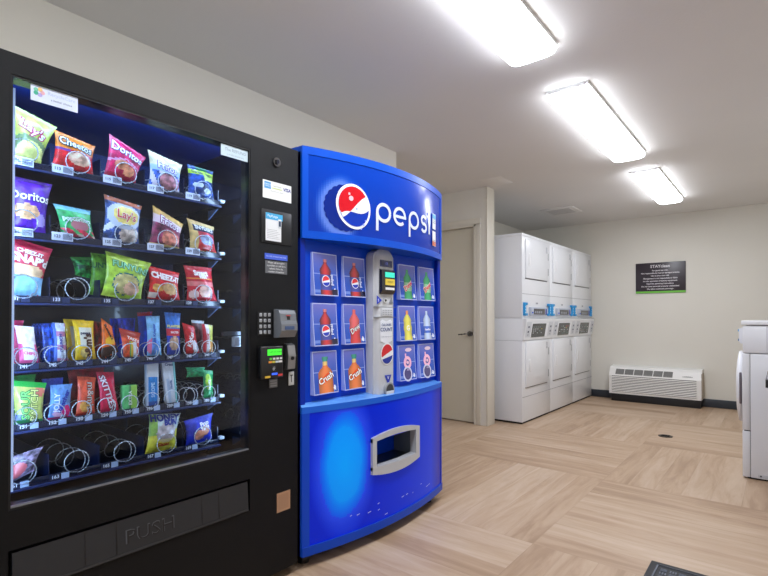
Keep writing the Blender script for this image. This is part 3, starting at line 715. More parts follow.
snack('candy_bar', 'red wafer bar pack leaning in the fourth row, eighth coil', 'candy', [(.996,1.082),(1.048,1.066),(1.072,.957),(1.012,.957)], p_kk, [('KitKat', .42, .5, .024, 1.2, (250,245,240), .0008)], thick=.010, **S4)
def p_rg(u, v):
    if u > .55: return noisy((206, 200, 90), u, v) if v > .4 else (220, 150, 70)
    return (236, 226, 226) if .3 < u else (196, 40, 56)
snack('candy_bar', 'red, white and yellow pack at the right end of the fourth row', 'candy', [(1.078,1.078),(1.128,1.070),(1.132,.957),(1.085,.957)], p_rg, [('TWIX', .35, .5, .018, 1.4, (190,40,50), .0006)], thick=.010, **S4)
snack('candy_bar', 'white-edged red pack just behind the last pack of the fourth row', 'candy', [(1.060,1.092),(1.116,1.088),(1.118,.957),(1.064,.957)], lambda u, v: (216, 220, 224) if v > .9 else noisy((120, 60, 60), u, v, .3), thick=.010, x=-1.845, **S4)
# fifth shelf
S5 = dict(group='candy packs on the fifth shelf', nu=16, nv=24)
def p_sour(u, v):
    if v > .86: return (36, 176, 70)
    if v < .12: return (50, 150, 90)
    if ell(u, v, .8, .78, .18, .12): return (232, 130, 110)
    if ell(u, v, .15, .15, .2, .12): return (120, 140, 200)
    return noisy((204, 214, 110), u, v, .1)
snack('candy_bag', 'green and yellow sour candy bag in the fifth row, first from the left', 'candy', [(.452,.914),(.547,.896),(.538,.772),(.462,.774)], p_sour, [('SOUR', .36, .46, .034, PI/2, (30,110,60), .0022), ('PATCH', .66, .46, .031, PI/2, (40,90,50), .0020), ('SOUR', .36, .46, .034, PI/2, (140,220,120), .0004), ('PATCH', .66, .46, .031, PI/2, (236,236,150), .0004)], thick=.014, **S5)
snack('candy_bag', 'plain green candy bag behind the sour candy, fifth row', 'candy', [(.444,.922),(.530,.922),(.52,.775),(.450,.775)], lambda u, v: noisy((26, 130, 60), u, v), thick=.010, x=-1.84, **S5)
def p_jol(u, v):
    if v < .10: return (200, 30, 120)
    if ell(u, v, .78, .25, .2, .18): return (226, 30, 120)
    if ell(u, v, .4, .2, .25, .12): return (220, 170, 200)
    return noisy((108, 160, 226), u, v, .12)
snack('candy_bag', 'light blue and magenta candy bag in the fifth row, second from the left', 'candy', [(.556,.888),(.619,.886),(.616,.774),(.548,.776)], p_jol, [('JOLLY', .28, .5, .022, PI/2, (235,240,250), .0006), ('Rancher', .60, .52, .022, 1.2, (36,60,170), .0012)], thick=.013, **S5)
snack('candy_bag', 'deep blue candy bag behind the light blue and magenta one', 'candy', [(.545,.905),(.606,.905),(.606,.775),(.548,.775)], lambda u, v: noisy((40, 70, 176), u, v), thick=.010, x=-1.84, **S5)
def p_mr(u, v):
    if ell(u, v, .42, .26, .3, .13): return noisy((236, 170, 80), u, v)
    if v < .07: return (200, 40, 40)
    return noisy((234, 92, 62), u, v, .1)
snack('candy_bag', 'salmon red chocolate candy bag with dark lettering in the fifth row', 'candy', [(.633,.909),(.690,.900),(.688,.774),(.628,.775)], p_mr, [('m&m\'s', .66, .52, .034, -PI/2, (70,34,30), .0020), ('m&m\'s', .66, .52, .034, -PI/2, (235,215,205), .0002)], thick=.013, **S5)
def p_ski(u, v):
    return noisy((212, 28, 74), u, v, .12)
snack('candy_bag', 'cherry red fruit candy bag in the fifth row, fourth from the left', 'candy', [(.690,.918),(.747,.913),(.767,.773),(.704,.775)], p_ski, [('SKITTLES', .40, .52, .029, -1.35, (120,20,80), .0020), ('SKITTLES', .40, .52, .029, -1.35, (246,230,240), .0008)], thick=.013, **S5)
snack('candy_bag', 'dull red candy bag behind the salmon and cherry red ones', 'candy', [(.618,.925),(.735,.930),(.735,.775),(.62,.775)], lambda u, v: noisy((140, 24, 44), u, v, .2), thick=.010, x=-1.845, **S5)
def p_gum(u, v):
    if .42 < u < .56: return (60, 130, 80)
    return (150, 205, 80) if u > .56 else noisy((96, 200, 120), u, v, .06)
snack('gum_pack', 'small bright green gum pack in the fifth row', 'gum pack', [(.772,.864),(.822,.862),(.822,.775),(.774,.775)], p_gum, [('EXTRA', .5, .5, .016, PI/2, (240,250,240), .0004)], thick=.012, kind='box', mat=SEMI, **S5)
def p_bi(u, v):
    if v > .66: return (206, 212, 222)
    if u < .12 or u > .88: return (186, 196, 214)
    return noisy((28, 134, 214), u, v, .08) if v > .12 else (30, 80, 160)
snack('toiletry_pack', 'blue bottle in a white-topped hanging blister pack in the fifth row', 'toiletry pack', [(.856,.942),(.900,.937),(.902,.775),(.858,.775)], p_bi, [('SCOPE', .5, .38, .018, PI/2, (190,225,250))], thick=.010, kind='box', mat=SEMI, **S5)
def p_cr(u, v):
    if u > .82: return (110, 180, 180)
    if v < .6 and .2 < u < .42: return (170, 190, 215)
    return noisy((206, 212, 222), u, v, .05)
snack('toiletry_pack', 'white toothpaste pack standing tall right of the blue bottle pack', 'toiletry pack', [(.912,.944),(.962,.940),(.976,.775),(.934,.775)], p_cr, [('Crest', .5, .90, .013, 0, (60,80,120)), ('TRAVEL', .55, .45, .010, PI/2, (80,110,160))], thick=.008, kind='box', mat=SEMI, **S5)
def p_gp(u, v):
    if ell(u, v, .45, .6, .3, .28): return noisy((170, 214, 70), u, v)
    return noisy((30, 150, 86), u, v, .2)
snack('candy_bar', 'green and lime chewy candy pack at the right end of the fifth row', 'candy', [(1.082,.893),(1.130,.886),(1.132,.774),(1.087,.774)], p_gp, [('MINTS', .5, .5, .014, PI/2, (240,245,230))], thick=.010, **S5)
snack('candy_bar', 'teal green pack lying flat-topped behind the green and lime one', 'candy', [(1.030,.905),(1.116,.898),(1.112,.862),(1.034,.866)], lambda u, v: noisy((40, 170, 110), u, v, .2), thick=.010, x=-1.835, **S5)
# sixth shelf
def p_rd(u, v): return (226, 110, 116) if ell(u, v, .2, .4, .4, .3) else noisy((130, 116, 140), u, v, .4)
snack('snack_bag', 'crumpled red and grey bag lying low at the left of the bottom row', 'snack bag', [(.446,.682),(.540,.700),(.515,.628),(.446,.604)], p_rd, group='snacks on the bottom shelf', thick=.016)
def p_hb(u, v):
    if ell(u, v, .55, .52, .34, .26): return noisy((196, 186, 190), u, v, .15) if v > .36 else (226, 216, 160)
    if u < .22 and v > .45: return noisy((150, 200, 90), u, v)
    return noisy((218, 214, 70), u, v, .1) if v < .6 else noisy((190, 206, 206), u, v, .1)
snack('pastry_pack', 'yellow and clear glazed pastry pack in the bottom row', 'pastry pack', [(.868,.748),(.992,.735),(.976,.602),(.852,.602)], p_hb, [('HONEY', .48, .90, .034, 0, (30,50,150), .0016), ('BUN', .66, .78, .027, 0, (30,50,150), .0016), ('Glazed', .48, .22, .018, 0, (190,40,40), .0006)], group='snacks on the bottom shelf')
def p_pop(u, v):
    if ell(u, v, .45, .34, .2, .2) or ell(u, v, .68, .46, .2, .2): return noisy((226, 150, 120), u, v, .15)
    return noisy((38, 56, 190), u, v, .1)
snack('pastry_pack', 'royal blue toaster pastry pack in the bottom row, last on the right', 'pastry pack', [(1.004,.702),(1.130,.716),(1.128,.612),(1.010,.602)], p_pop, [('Pop', .62, .72, .026, .15, (245,245,252), .0010), ('Tarts', .64, .56, .020, .15, (245,245,252), .0008)], group='snacks on the bottom shelf')

# ------------------------------------------------------------------ soda machine
BL = (4, 62, 200)
PY0, PY1 = 1.460, 2.580; PXC = -1.633; PBK = -2.40; PYC = (PY0+PY1)/2; PHW = (PY1-PY0)/2
pm = thing('soda_machine', 'bright blue soda vending machine with a curved front beside the snack machine', 'vending machine', (-2.0, PYC, 0))
def cx(y, bulge): u = (y-PY0)/(PY1-PY0); return PXC + .012*u + bulge*4*u*(1-u)
def curved(b, z0, z1, bulge, back, col, mat, n=28, y0=PY0, y1=PY1, z1f=None, lip=0.0):
    ys = [y0+(y1-y0)*i/n for i in range(n+1)]
    poly = [(cx(y, bulge)+lip, y) for y in ys] + [(back, y1), (back, y0)]
    vs = [(p[0], p[1], z0) for p in poly] + [(p[0], p[1], z1) for p in poly]; N = len(poly)
    b.add(vs, [list(range(N))[::-1], list(range(N, 2*N))], col, mat)
    fs = [(i, i+1, N+i+1, N+i) for i in range(n)]
    b.add(vs, [f for f in fs], col, mat, True)
    b.add(vs, [(i, (i+1) % N, N+(i+1) % N, N+i) for i in range(n, N)], col, mat)
    return b
b = B().box((PBK, PY0, .055), (-1.70, PY1, 1.862), BL, BLUE_SHEET, bev=.006)
b.box((-1.70, PY0, .055), (-1.645, PY0+.028, 1.835), (10, 44, 160), BLUE_SHEET).box((-1.70, PY1-.028, .055), (-1.632, PY1, 1.835), (10, 44, 160), BLUE_SHEET)
b.build('cabinet', pm)
o = B().box((PBK+.015, PY0+.015, 1.862), (-1.69, PY1-.015, 1.868), (150, 150, 148), MATTE).build('bounce_lid', pm); child_label(o, 'unseen grey lid added to keep blue bounce off the ceiling')  # unseen grey lid added so the blue top does not tint the ceiling
HB = .115; LBG = .078
HZ0, HZ1 = 1.452, 1.858
# header: frame and lit sign
b = B(); FRM = (8, 78, 196)
curved(b, HZ0, HZ0+.034, HB, -1.70, FRM, BLUE_SHEET); curved(b, HZ1-.035, HZ1, HB, -1.72, FRM, BLUE_SHEET)
curved(b, HZ0+.034, HZ1-.035, HB, -1.70, FRM, BLUE_SHEET, n=4, y0=PY0, y1=PY0+.026)
curved(b, HZ0+.034, HZ1-.035, HB, -1.70, FRM, BLUE_SHEET, n=4, y0=PY1-.03, y1=PY1)
b.build('header_frame', pm)
def backlit(name, s, rough=.18):
    return K(rough, coat=.12, emit=s, spec=.25)
SIGN = backlit('sign', .10)
sy0, sy1, sz0, sz1 = PY0+.026, PY1-.03, HZ0+.034, HZ1-.035
def hs(y, z, off=0.0): return (cx(y, HB) - .004 + off, y, z)
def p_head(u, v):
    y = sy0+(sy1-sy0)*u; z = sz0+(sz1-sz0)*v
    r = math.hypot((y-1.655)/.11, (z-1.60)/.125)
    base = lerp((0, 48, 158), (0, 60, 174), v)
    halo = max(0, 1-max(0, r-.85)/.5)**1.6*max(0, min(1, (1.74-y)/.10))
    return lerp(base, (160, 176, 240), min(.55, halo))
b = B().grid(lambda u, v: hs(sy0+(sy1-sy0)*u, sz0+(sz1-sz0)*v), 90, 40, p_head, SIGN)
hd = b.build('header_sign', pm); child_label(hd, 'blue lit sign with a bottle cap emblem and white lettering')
# bottle cap emblem (sub-part)
b = B(); CY, CZ, RY, RZ = 1.695, 1.620, .108, .106
def flat(pts, off, col, fn=hs, mat=None):
    b.add([fn(p[0], p[1], off) for p in pts], [list(range(len(pts)))], col, mat or SIGN)
def rot_(p, a, c): s_, c_ = math.sin(a), math.cos(a); return (c[0]+p[0]*c_-p[1]*s_, c[1]+p[0]*s_+p[1]*c_)
TLT = .32
cap = []
for i in range(120):
    a = 2*PI*i/120; k = 1+.05*abs(math.sin(a*11))
    cap.append(rot_((RY*.98*k*math.cos(a), RZ*.98*k*math.sin(a)), TLT, (CY-.030, CZ-.012)))
flat(cap, .002, (6, 36, 128))
for k_, c_, of in ((1.0, (238, 242, 250), .004), (.88, (16, 52, 168), .0055)):
    flat([rot_((.86*RY*k_*math.cos(2*PI*i/60), RZ*k_*math.sin(2*PI*i/60)), TLT, (CY+.012, CZ)) for i in range(60)], of, c_)
def band(f_lo, f_hi, of, col, ry, rz, c, tlt, n=30, fn=hs, mat=None):
    """slice of an ellipse between two wavy lines"""
    lo = []; hi = []
    for i in range(n+1):
        s_ = -1+2*i/n; w_ = math.sqrt(max(0, 1-s_*s_))
        a_ = max(-w_, min(w_, f_lo(s_))); d_ = max(-w_, min(w_, f_hi(s_)))
        lo.append(fn(*rot_((ry*s_, rz*a_), tlt, c), of)); hi.append(fn(*rot_((ry*s_, rz*d_), tlt, c), of))
    b.add(lo+hi, [(i, i+1, n+2+i, n+1+i) for i in range(n)], col, mat or SIGN)
ry_, rz_ = .86*RY*.88, RZ*.88
band(lambda s_: -.02+.10*math.sin(s_*2.2)+.28*s_, lambda s_: 1.0, .007, (200, 22, 36), ry_, rz_, (CY+.012, CZ), TLT)
band(lambda s_: -.28-.16*math.sin(s_*2.6+.3), lambda s_: -.02+.10*math.sin(s_*2.2)+.28*s_, .007, (226, 230, 242), ry_, rz_, (CY+.012, CZ), TLT)
for dy, dz, r_ in ((-.02, .035, .012), (-.03, .055, .006), (.05, -.08, .006), (.035, -.10, .005), (.06, -.06, .004), (.01, -.01, .005)):
    flat([(CY+.012+dy+r_*math.cos(2*PI*i/14), CZ+dz+r_*math.sin(2*PI*i/14)) for i in range(14)], .009, (236, 180, 190) if dz > 0 else (150, 170, 235))
b.build('bottle_cap_emblem', hd)
# lettering p e p s i from strokes
b = B(); WH = (205, 214, 232)
def stroke(pts, wd, off=.004, col=WH):
    L = []; R = []
    for i, p in enumerate(pts):
        q0 = pts[max(0, i-1)]; q1 = pts[min(len(pts)-1, i+1)]
        dx, dy = q1[0]-q0[0], q1[1]-q0[1]; n_ = math.hypot(dx, dy) or 1
        L.append(hs(p[0]-dy/n_*wd/2, p[1]+dx/n_*wd/2, off)); R.append(hs(p[0]+dy/n_*wd/2, p[1]-dx/n_*wd/2, off))
    n_ = len(pts); b.add(L+R, [(n_+i, n_+i+1, i+1, i) for i in range(n_-1)], col, SIGN)
def arc(c, rx, rz2, a0, a1, n_=26): return [(c[0]+rx*math.cos(math.radians(a0+(a1-a0)*i/n_)), c[1]+rz2*math.sin(math.radians(a0+(a1-a0)*i/n_))) for i in range(n_+1)]
SW = .0165; zc_ = 1.617; rx_, rz2 = .044, .040
def let_p(y):
    stroke(arc((y, zc_), rx_, rz2, 0, 360, 40), SW); stroke([(y-rx_, zc_-.092), (y-rx_, zc_+.0)], SW)
def let_e(y):
    stroke(arc((y, zc_), rx_, rz2, 0, 312, 36), SW); stroke([(y-rx_+.004, zc_-.002), (y+rx_+.010, zc_-.002)], SW*.85)
let_p(1.889); let_e(2.010); let_p(2.140)
ys = 2.252
stroke(arc((ys, zc_+.020), .028, .021, 30, 270, 20) + arc((ys, zc_-.020), .030, .021, 90, -150, 20), SW)
stroke([(2.325, zc_-.046), (2.325, zc_+.046)], SW)
stroke([(2.325, zc_+.060), (2.325, zc_+.077)], SW)
b.build('lettering', hd)
b = B()
for z0_, z1_, c1, c2 in ((1.612, 1.700, (225, 232, 240), (90, 180, 220)), (1.515, 1.600, (230, 232, 236), (232, 110, 50))):
    y0_, y1_ = 2.372, 2.428
    b.add([hs(y0_, z0_, .006), hs(y1_, z0_, .006), hs(y1_, z1_, .006), hs(y0_, z1_, .006)], [(0, 1, 2, 3)], c1, PRINT)
    zz = z1_-.018 if c2[2] > 100 else z0_+.012
    b.add([hs(y0_, zz-.010, .007), hs(y1_, zz-.010, .007), hs(y1_, zz+.014, .007), hs(y0_, zz+.014, .007)], [(0, 1, 2, 3)], c2, PRINT)
    for k in range(3): b.add([hs(y0_+.008, zz*.4+.6*(z0_+z1_)/2+k*.010-.02, .008), hs(y1_-.008, zz*.4+.6*(z0_+z1_)/2+k*.010-.02, .008), hs(y1_-.008, zz*.4+.6*(z0_+z1_)/2+k*.010-.017, .008), hs(y0_+.008, zz*.4+.6*(z0_+z1_)/2+k*.010-.017, .008)], [(0, 1, 2, 3)], (120, 130, 150), PRINT)
o = b.build('notice_sticker', pm); child_label(o, 'two small notices at the right of the sign')
# flat selection panel
PXP = -1.655
b = B().box((-1.70, PY0+.028, .70), (PXP, PY1-.028, HZ0), (0, 66, 200), BLUE_SHEET)
b.build('selection_panel', pm)
# selection buttons
SB = K(.2, coat=.4, emit=.12)
def button(yc, zc, art, label):
    hw, hh = .077, .098
    b = B()
    def P(u, v, o_=0.0):
        y = yc+(u-.5)*2*hw; z = zc+(v-.5)*2*hh
        bow = .016*max(0, 1-v)**1.5 + .012
        return (PXP + bow + o_, y, z)
    def col(u, v):
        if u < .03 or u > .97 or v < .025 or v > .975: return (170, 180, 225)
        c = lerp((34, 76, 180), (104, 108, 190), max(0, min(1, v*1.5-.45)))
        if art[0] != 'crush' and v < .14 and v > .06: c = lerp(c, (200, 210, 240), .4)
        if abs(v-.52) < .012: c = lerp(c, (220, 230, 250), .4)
        ub = (u-.5)
        r = bottle_r(v)
        if abs(ub) < r:
            return bottle_c(ub/r, v, c)
        if art[0] == 'pepsi' and v < .17 and u > .5: return (24, 24, 60)
        if ell(u, v, .86, .12, .05, .06): return (225, 232, 245)
        return c
    kind = art[0]
    def bottle_r(v):
        if kind == 'can_logo': return 0
        if kind == 'crush':
            return .29 if v < .50 else (.29-.20*(v-.50)/.16 if v < .66 else (.10 if v < .80 else .13 if v < .86 else 0))
        if v < .03: return 0
        if v < .60: return .235+.02*math.sin(v*22)
        if v < .76: return .235-.15*((v-.60)/.16)**1.3
        return .07 if v < .86 else 0
    def bottle_c(s_, v, c):
        f = 1-.3*s_*s_
        if kind == 'pepsi':
            k = lerp((196, 52, 58), (84, 40, 60), s_*s_) if (v > .5 or v < .14) else (66, 74, 160)
            if v > .80: k = (206, 120, 124)
        elif kind == 'red': k = (220, 96, 98) if v > .35 else (206, 60, 64)
        elif kind == 'crush': k = (228, 124, 66) if v < .66 else ((230, 196, 120) if v < .74 else (60, 150, 130))
        elif kind == 'dew': k = (56, 158, 104) if not .24 < v < .5 else (140, 190, 150)
        elif kind == 'lemon': k = (222, 214, 90) if v < .74 else (236, 150, 90)
        elif kind == 'water': k = (186, 206, 240) if not .2 < v < .42 else (70, 110, 210)
        else: k = c
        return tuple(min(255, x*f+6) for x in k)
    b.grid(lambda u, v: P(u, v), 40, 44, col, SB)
    # thickness round the rim
    ring = [(i/12, 0) for i in range(12)] + [(1, i/12) for i in range(12)] + [(1-i/12, 1) for i in range(12)] + [(0, 1-i/12) for i in range(12)]
    vs = [P(u, v) for u, v in ring] + [(PXP, P(u, v)[1], P(u, v)[2]) for u, v in ring]; N = len(ring)
    b.add(vs, [(i, N+i, N+(i+1) % N, (i+1) % N) for i in range(N)], (150, 165, 225), SB)
    def tx(s_, u, v, size, rot, c, bold=.0004):
        c_, si = math.cos(rot), math.sin(rot); up_ = .0014 if bold > .001 else .0030
        b.text(s_, lambda a_, d_: P(u+(a_*c_-d_*si)/(2*hw), v+(a_*si+d_*c_)/(2*hh), up_), size, c, SB, bold=bold)
    def disc(u, v, r, c, o_=.001, f_=None, n_=28): b.add([P(u+r*math.cos(2*PI*i/n_)/(2*hw), v+r*math.sin(2*PI*i/n_)/(2*hh), o_) for i in range(n_)], [list(range(n_))], c, SB)
    if kind == 'pepsi':
        disc(.5, .35, .026, (236, 240, 250))
        fn = lambda y, z, o_: P(y, z, o_)
        for (lo_, hi_, c_) in ((lambda s_: .10+.25*s_, lambda s_: 1, (222, 50, 60)), (lambda s_: -1, lambda s_: -.3+.1*s_, (40, 60, 180))):
            n_ = 16; lo = []; hi = []
            for i in range(n_+1):
                s_ = -1+2*i/n_; w_ = math.sqrt(max(0, 1-s_*s_)); a_ = max(-w_, min(w_, lo_(s_))); d_ = max(-w_, min(w_, hi_(s_)))
                lo.append(P(.5+.023*s_/(2*hw), .35+.023*a_/(2*hh), .002)); hi.append(P(.5+.023*s_/(2*hw), .35+.023*d_/(2*hh), .002))
            b.add(lo+hi, [(i, i+1, n_+2+i, n_+1+i) for i in range(n_)], c_, SB)
        tx('pepsi' if not art[1:] else art[1], .73, .38, .024, PI/2, (225, 232, 250))
    elif kind == 'red': tx('Dew', .5, .38, .038, .5, (60, 50, 60), .0022); tx('Dew', .5, .38, .038, .5, (240, 235, 235))
    elif kind == 'crush':
        b.add([P(.5+.20*math.cos(2*PI*i/20), .36+.09*math.sin(2*PI*i/20)+.10*math.cos(2*PI*i/20), .0008) for i in range(20)], [list(range(20))], (232, 84, 36), SB)
        tx('Crush', .5, .36, .040, .38, (90, 30, 16), .0022); tx('Crush', .5, .36, .040, .38, (252, 250, 246), .0008)
    elif kind == 'dew':
        tx('Dew', .5, .40, .042, .6, (240, 240, 240), .003); tx('Dew', .5, .40, .042, .6, (206, 60, 70), .0008)
    elif kind == 'lemon': tx('G', .5, .36, .04, 0, (240, 245, 240), .001)
    elif kind == 'water': tx('Aquafina', .5, .31, .016, 0, (240, 245, 255))
    elif kind == 'can_logo':
        disc(.46, .18, .042, (196, 200, 226), .0008); disc(.46, .18, .032, (74, 66, 116), .0012)
        disc(.5, .50, .036, (236, 180, 206), .0008); disc(.5, .50, .018, (92, 84, 150), .0012); disc(.51, .50, .009, (235, 190, 212), .0016)
        b.add([P(.36, .40, .0010), P(.44, .40, .0010), P(.44, .76, .0010), P(.36, .76, .0010)], [(0, 1, 2, 3)], (236, 180, 206), SB)
        b.add([P(.58+.2*math.cos(2*PI*i/20), .86+.055*math.sin(2*PI*i/20), .0008) for i in range(20)], [list(range(20))], (222, 196, 214), SB)
        tx('diet', .5, .30, .018, 0, (170, 160, 200))
    o = b.build('selection_button', pm); child_label(o, label)
rows_z = [1.300, 1.070, .850]; cy_ = [1.606, 1.805, 2.247, 2.442]
A = [['pepsi', 'pepsi', 'dew', 'dew'], ['pepsi', 'red', 'lemon', 'water'], ['crush', 'crush', 'can_logo', 'can_logo']]
LBL = dict(pepsi='cola bottle button', dew='green bottle button', red='red bottle button', lemon='yellow bottle button', water='clear water bottle button', crush='orange drink button', can_logo='pink and grey drink button')
for r_ in range(3):
    for c in range(4): button(cy_[c], rows_z[r_], [A[r_][c]], LBL[A[r_][c]])
# grey payment column
GC = (196, 199, 204); CM = K(.35, coat=.1); cyc, chw = 1.992, .082; CF = -1.585
b = B(); N = 16; poly = []
for i in range(N+1):
    a = PI*i/N; poly.append((cyc+chw*math.cos(a), 1.405+.052*math.sin(a)))
poly += [(cyc-chw, .70), (cyc+chw, .70)]
vs_f = [(CF - .028*(abs(p[0]-cyc)/chw)**3, p[0], p[1]) for p in poly]
cen = [(CF, cyc, 1.40)]
# rounded cross-section column body as a grid
def colfn(u, v):
    y = cyc+(u-.5)*2*chw; s_ = abs(u-.5)*2
    top = 1.405+.052*math.sqrt(max(0, 1-s_*s_)) ; z = .66+(top-.66)*v
    return (PXP + (CF-PXP)*(1-s_**10)*(1 if v < .985 else .75) , y, z)
b.grid(colfn, 24, 30, GC, CM)
b.prism([(cyc+chw*math.cos(PI*i/16), 1.404+.052*math.sin(PI*i/16)) for i in range(17)] + [(cyc-chw, .66), (cyc+chw, .66)], 'x', PXP, PXP+.048, GC, CM)
b.box((CF-.02, cyc-.08, 1.103), (CF+.001, cyc+.08, 1.105), (120, 124, 130), CM).box((CF-.02, cyc-.08, 1.156), (CF+.001, cyc+.08, 1.158), (120, 124, 130), CM)
pc = b.build('payment_column', pm); child_label(pc, 'grey rounded payment column')
F_ = CF+.001
b = B().box((F_, 1.937, 1.362), (F_+.003, 2.035, 1.396), (40, 48, 110), GLOSS); b.box((F_+.003, 1.945, 1.368), (F_+.0035, 2.027, 1.390), (24, 34, 90), GLOSS)
b.text('1.75', on_x(F_+.004, 1.985, 1.379), .016, (90, 110, 220), K(.3, emit=.6)); b.build('display', pc)
b = B().prism([(F_, 1.350), (F_+.016, 1.342), (F_+.020, 1.24), (F_+.008, 1.222), (F_, 1.222)], 'y', 1.932, 2.040, (28, 30, 36), K(.25, coat=.4))
b.box((F_+.017, 1.958, 1.308), (F_+.0195, 2.034, 1.334), (50, 200, 170), K(.3, emit=.7)).box((F_+.018, 1.958, 1.268), (F_+.0210, 2.034, 1.300), (226, 200, 70), PRINT)
b.box((F_+.019, 1.958, 1.244), (F_+.0217, 2.03, 1.256), (235, 235, 235), PRINT).text('INSERT', on_x(F_+.0215, 1.995, 1.284), .014, (70, 60, 20), PRINT)
o = b.build('card_reader', pc); child_label(o, 'black card reader with a green and yellow face')
b = B().prism([(1.912, 1.214), (1.912, 1.168), (1.952, 1.190)], 'x', F_, F_+.0015, (30, 60, 190), PRINT)
b.text('$', on_x(F_+.002, 1.924, 1.190), .020, (220, 228, 250), PRINT)
b.build('arrow_sticker', pc)
b = B().cyl((F_, 1.975, 1.190), (F_+.006, 1.975, 1.190), .013, (225, 228, 232), CHROME, 18).cyl((F_+.006, 1.977, 1.190), (F_+.0065, 1.977, 1.190), .006, (20, 20, 24), MATTE, 12)
b.build('coin_entry', pc)
B().prism([(2.012, 1.176), (2.042, 1.176), (2.030, 1.206)], 'x', F_, F_+.003, (120, 124, 132), SEMI).build('button', pc)
b = B().box((F_, 1.950, 1.109), (F_+.002, 2.040, 1.150), (202, 205, 210), CM, bev=.0008)
for k in range(3):
    for j in range(4): b.box((F_+.002, 1.956+j*.021, 1.115+k*.0105), (F_+.0023, 1.971+j*.021, 1.121+k*.0105), (160, 164, 170), PRINT)
b.build('instruction_plate', pc)
b = B().prism([(1.940, .982), (1.940, 1.082), (1.954, 1.092), (1.988, 1.082), (2.022, 1.092), (2.036, 1.082), (2.036, .982), (1.988, .966)], 'x', F_, F_+.0012, (226, 230, 238), PRINT)
b.text('CALORIES', on_x(F_+.002, 1.988, 1.064), .0175, (70, 90, 140), PRINT, bold=.0004).text('COUNT', on_x(F_+.002, 1.988, 1.040), .027, (60, 80, 135), PRINT, bold=.0008)
b.text('CHECK THEN CHOOSE', on_x(F_+.002, 1.988, 1.004), .0078, (130, 140, 160), PRINT)
o = b.build('calorie_sticker', pc); child_label(o, 'white calorie count sticker')
b = B(); ec = (1.994, .915)
fx = lambda y, z, o_: (F_+o_, y, z)
b.add([fx(*rot_((.052*math.cos(2*PI*i/40), .056*math.sin(2*PI*i/40)), -.15, ec), .001) for i in range(40)], [list(range(40))], (240, 242, 246), PRINT)
band(lambda s_: .05+.55*s_, lambda s_: 1.0, .0022, (206, 34, 44), .046, .050, ec, -.15, fn=fx, mat=PRINT)
band(lambda s_: -1.0, lambda s_: -.38+.35*s_, .0022, (26, 48, 150), .046, .050, ec, -.15, fn=fx, mat=PRINT)
b.build('round_emblem', pc)
b = B().prism([(1.975, .806), (2.030, .806), (2.009, .764), (1.999, .764)], 'x', F_, F_+.0015, (36, 60, 180), PRINT)
b.text('V', on_x(F_+.002, 2.0025, .791), .022, (230, 235, 250), PRINT, bold=.0008)
b.build('arrow_mark', pc)
b = B()
b.cyl((F_-.02, 2.005, .730), (F_+.012, 2.005, .730), .038, (150, 154, 160), CM, 28).cyl((F_+.012, 2.005, .730), (F_+.0125, 2.005, .730), .030, (56, 60, 66), SEMI, 28)
b.box((F_, 1.975, .690), (F_+.014, 2.035, .726), (200, 203, 208), CM, bev=.003)
o = b.build('coin_return_cup', pc)
# lower body: ledge, lit panel with painted oval glow, skirt, delivery window
b = B()
# sloping ledge surface from the panel down to the curved lip
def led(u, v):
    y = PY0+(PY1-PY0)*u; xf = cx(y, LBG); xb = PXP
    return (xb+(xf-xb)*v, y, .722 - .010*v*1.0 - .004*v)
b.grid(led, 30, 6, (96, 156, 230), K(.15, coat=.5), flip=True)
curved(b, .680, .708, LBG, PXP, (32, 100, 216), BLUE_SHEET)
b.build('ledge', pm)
b = B()
WY0, WY1, WZ0, WZ1 = 1.864, 2.202, .362, .498
GLOW = K(.28, spec=.22, emit=.30)
def lx(y, z, o_=0.0): return (cx(y, LBG)-.004+o_, y, z)
ay0, ay1, az0, az1 = PY0+.035, PY1-.02, .095, .655+.025
def p_glow(u, v):  # cyan oval glow painted into the panel colour, which also drives its emission
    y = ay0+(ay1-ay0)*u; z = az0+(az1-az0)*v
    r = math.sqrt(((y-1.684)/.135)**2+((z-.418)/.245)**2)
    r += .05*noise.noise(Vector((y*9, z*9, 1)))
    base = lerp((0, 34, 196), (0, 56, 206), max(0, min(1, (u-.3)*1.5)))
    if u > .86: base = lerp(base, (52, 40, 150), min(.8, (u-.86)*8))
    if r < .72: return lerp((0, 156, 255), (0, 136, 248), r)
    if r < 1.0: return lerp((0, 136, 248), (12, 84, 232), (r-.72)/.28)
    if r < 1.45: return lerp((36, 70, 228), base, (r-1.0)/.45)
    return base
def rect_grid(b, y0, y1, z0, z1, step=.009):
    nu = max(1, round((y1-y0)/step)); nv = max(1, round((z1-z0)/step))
    b.grid(lambda u, v: lx(y0+(y1-y0)*u, z0+(z1-z0)*v), nu, nv, lambda u, v: p_glow(((y0+(y1-y0)*u)-ay0)/(ay1-ay0), ((z0+(z1-z0)*v)-az0)/(az1-az0)), GLOW)
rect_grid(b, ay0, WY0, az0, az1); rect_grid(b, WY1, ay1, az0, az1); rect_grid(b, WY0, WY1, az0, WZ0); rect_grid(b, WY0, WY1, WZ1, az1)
rs = random.Random(3)
for k in range(12):   # chips in the sheet near the bottom
    y = 1.70+rs.random()*.8; z = .11+rs.random()*.07; l_ = .006+rs.random()*.018
    b.add([lx(y, z, .001), lx(y+l_, z+.003, .001), lx(y+l_, z+.006, .001), lx(y, z+.004, .001)], [(0, 1, 2, 3)], (205, 215, 235), PRINT)
o = b.build('glow_panel', pm); child_label(o, 'lit blue panel with a cyan oval glow painted in')
b = B(); curved(b, .055, .095, LBG, -1.70, (18, 70, 190), BLUE_SHEET, lip=.004)
curved(b, .095, .680, LBG, -1.70, (18, 72, 200), BLUE_SHEET, n=4, y0=PY0, y1=ay0); curved(b, .095, .680, LBG, -1.70, (18, 60, 190), BLUE_SHEET, n=3, y0=ay1, y1=PY1)
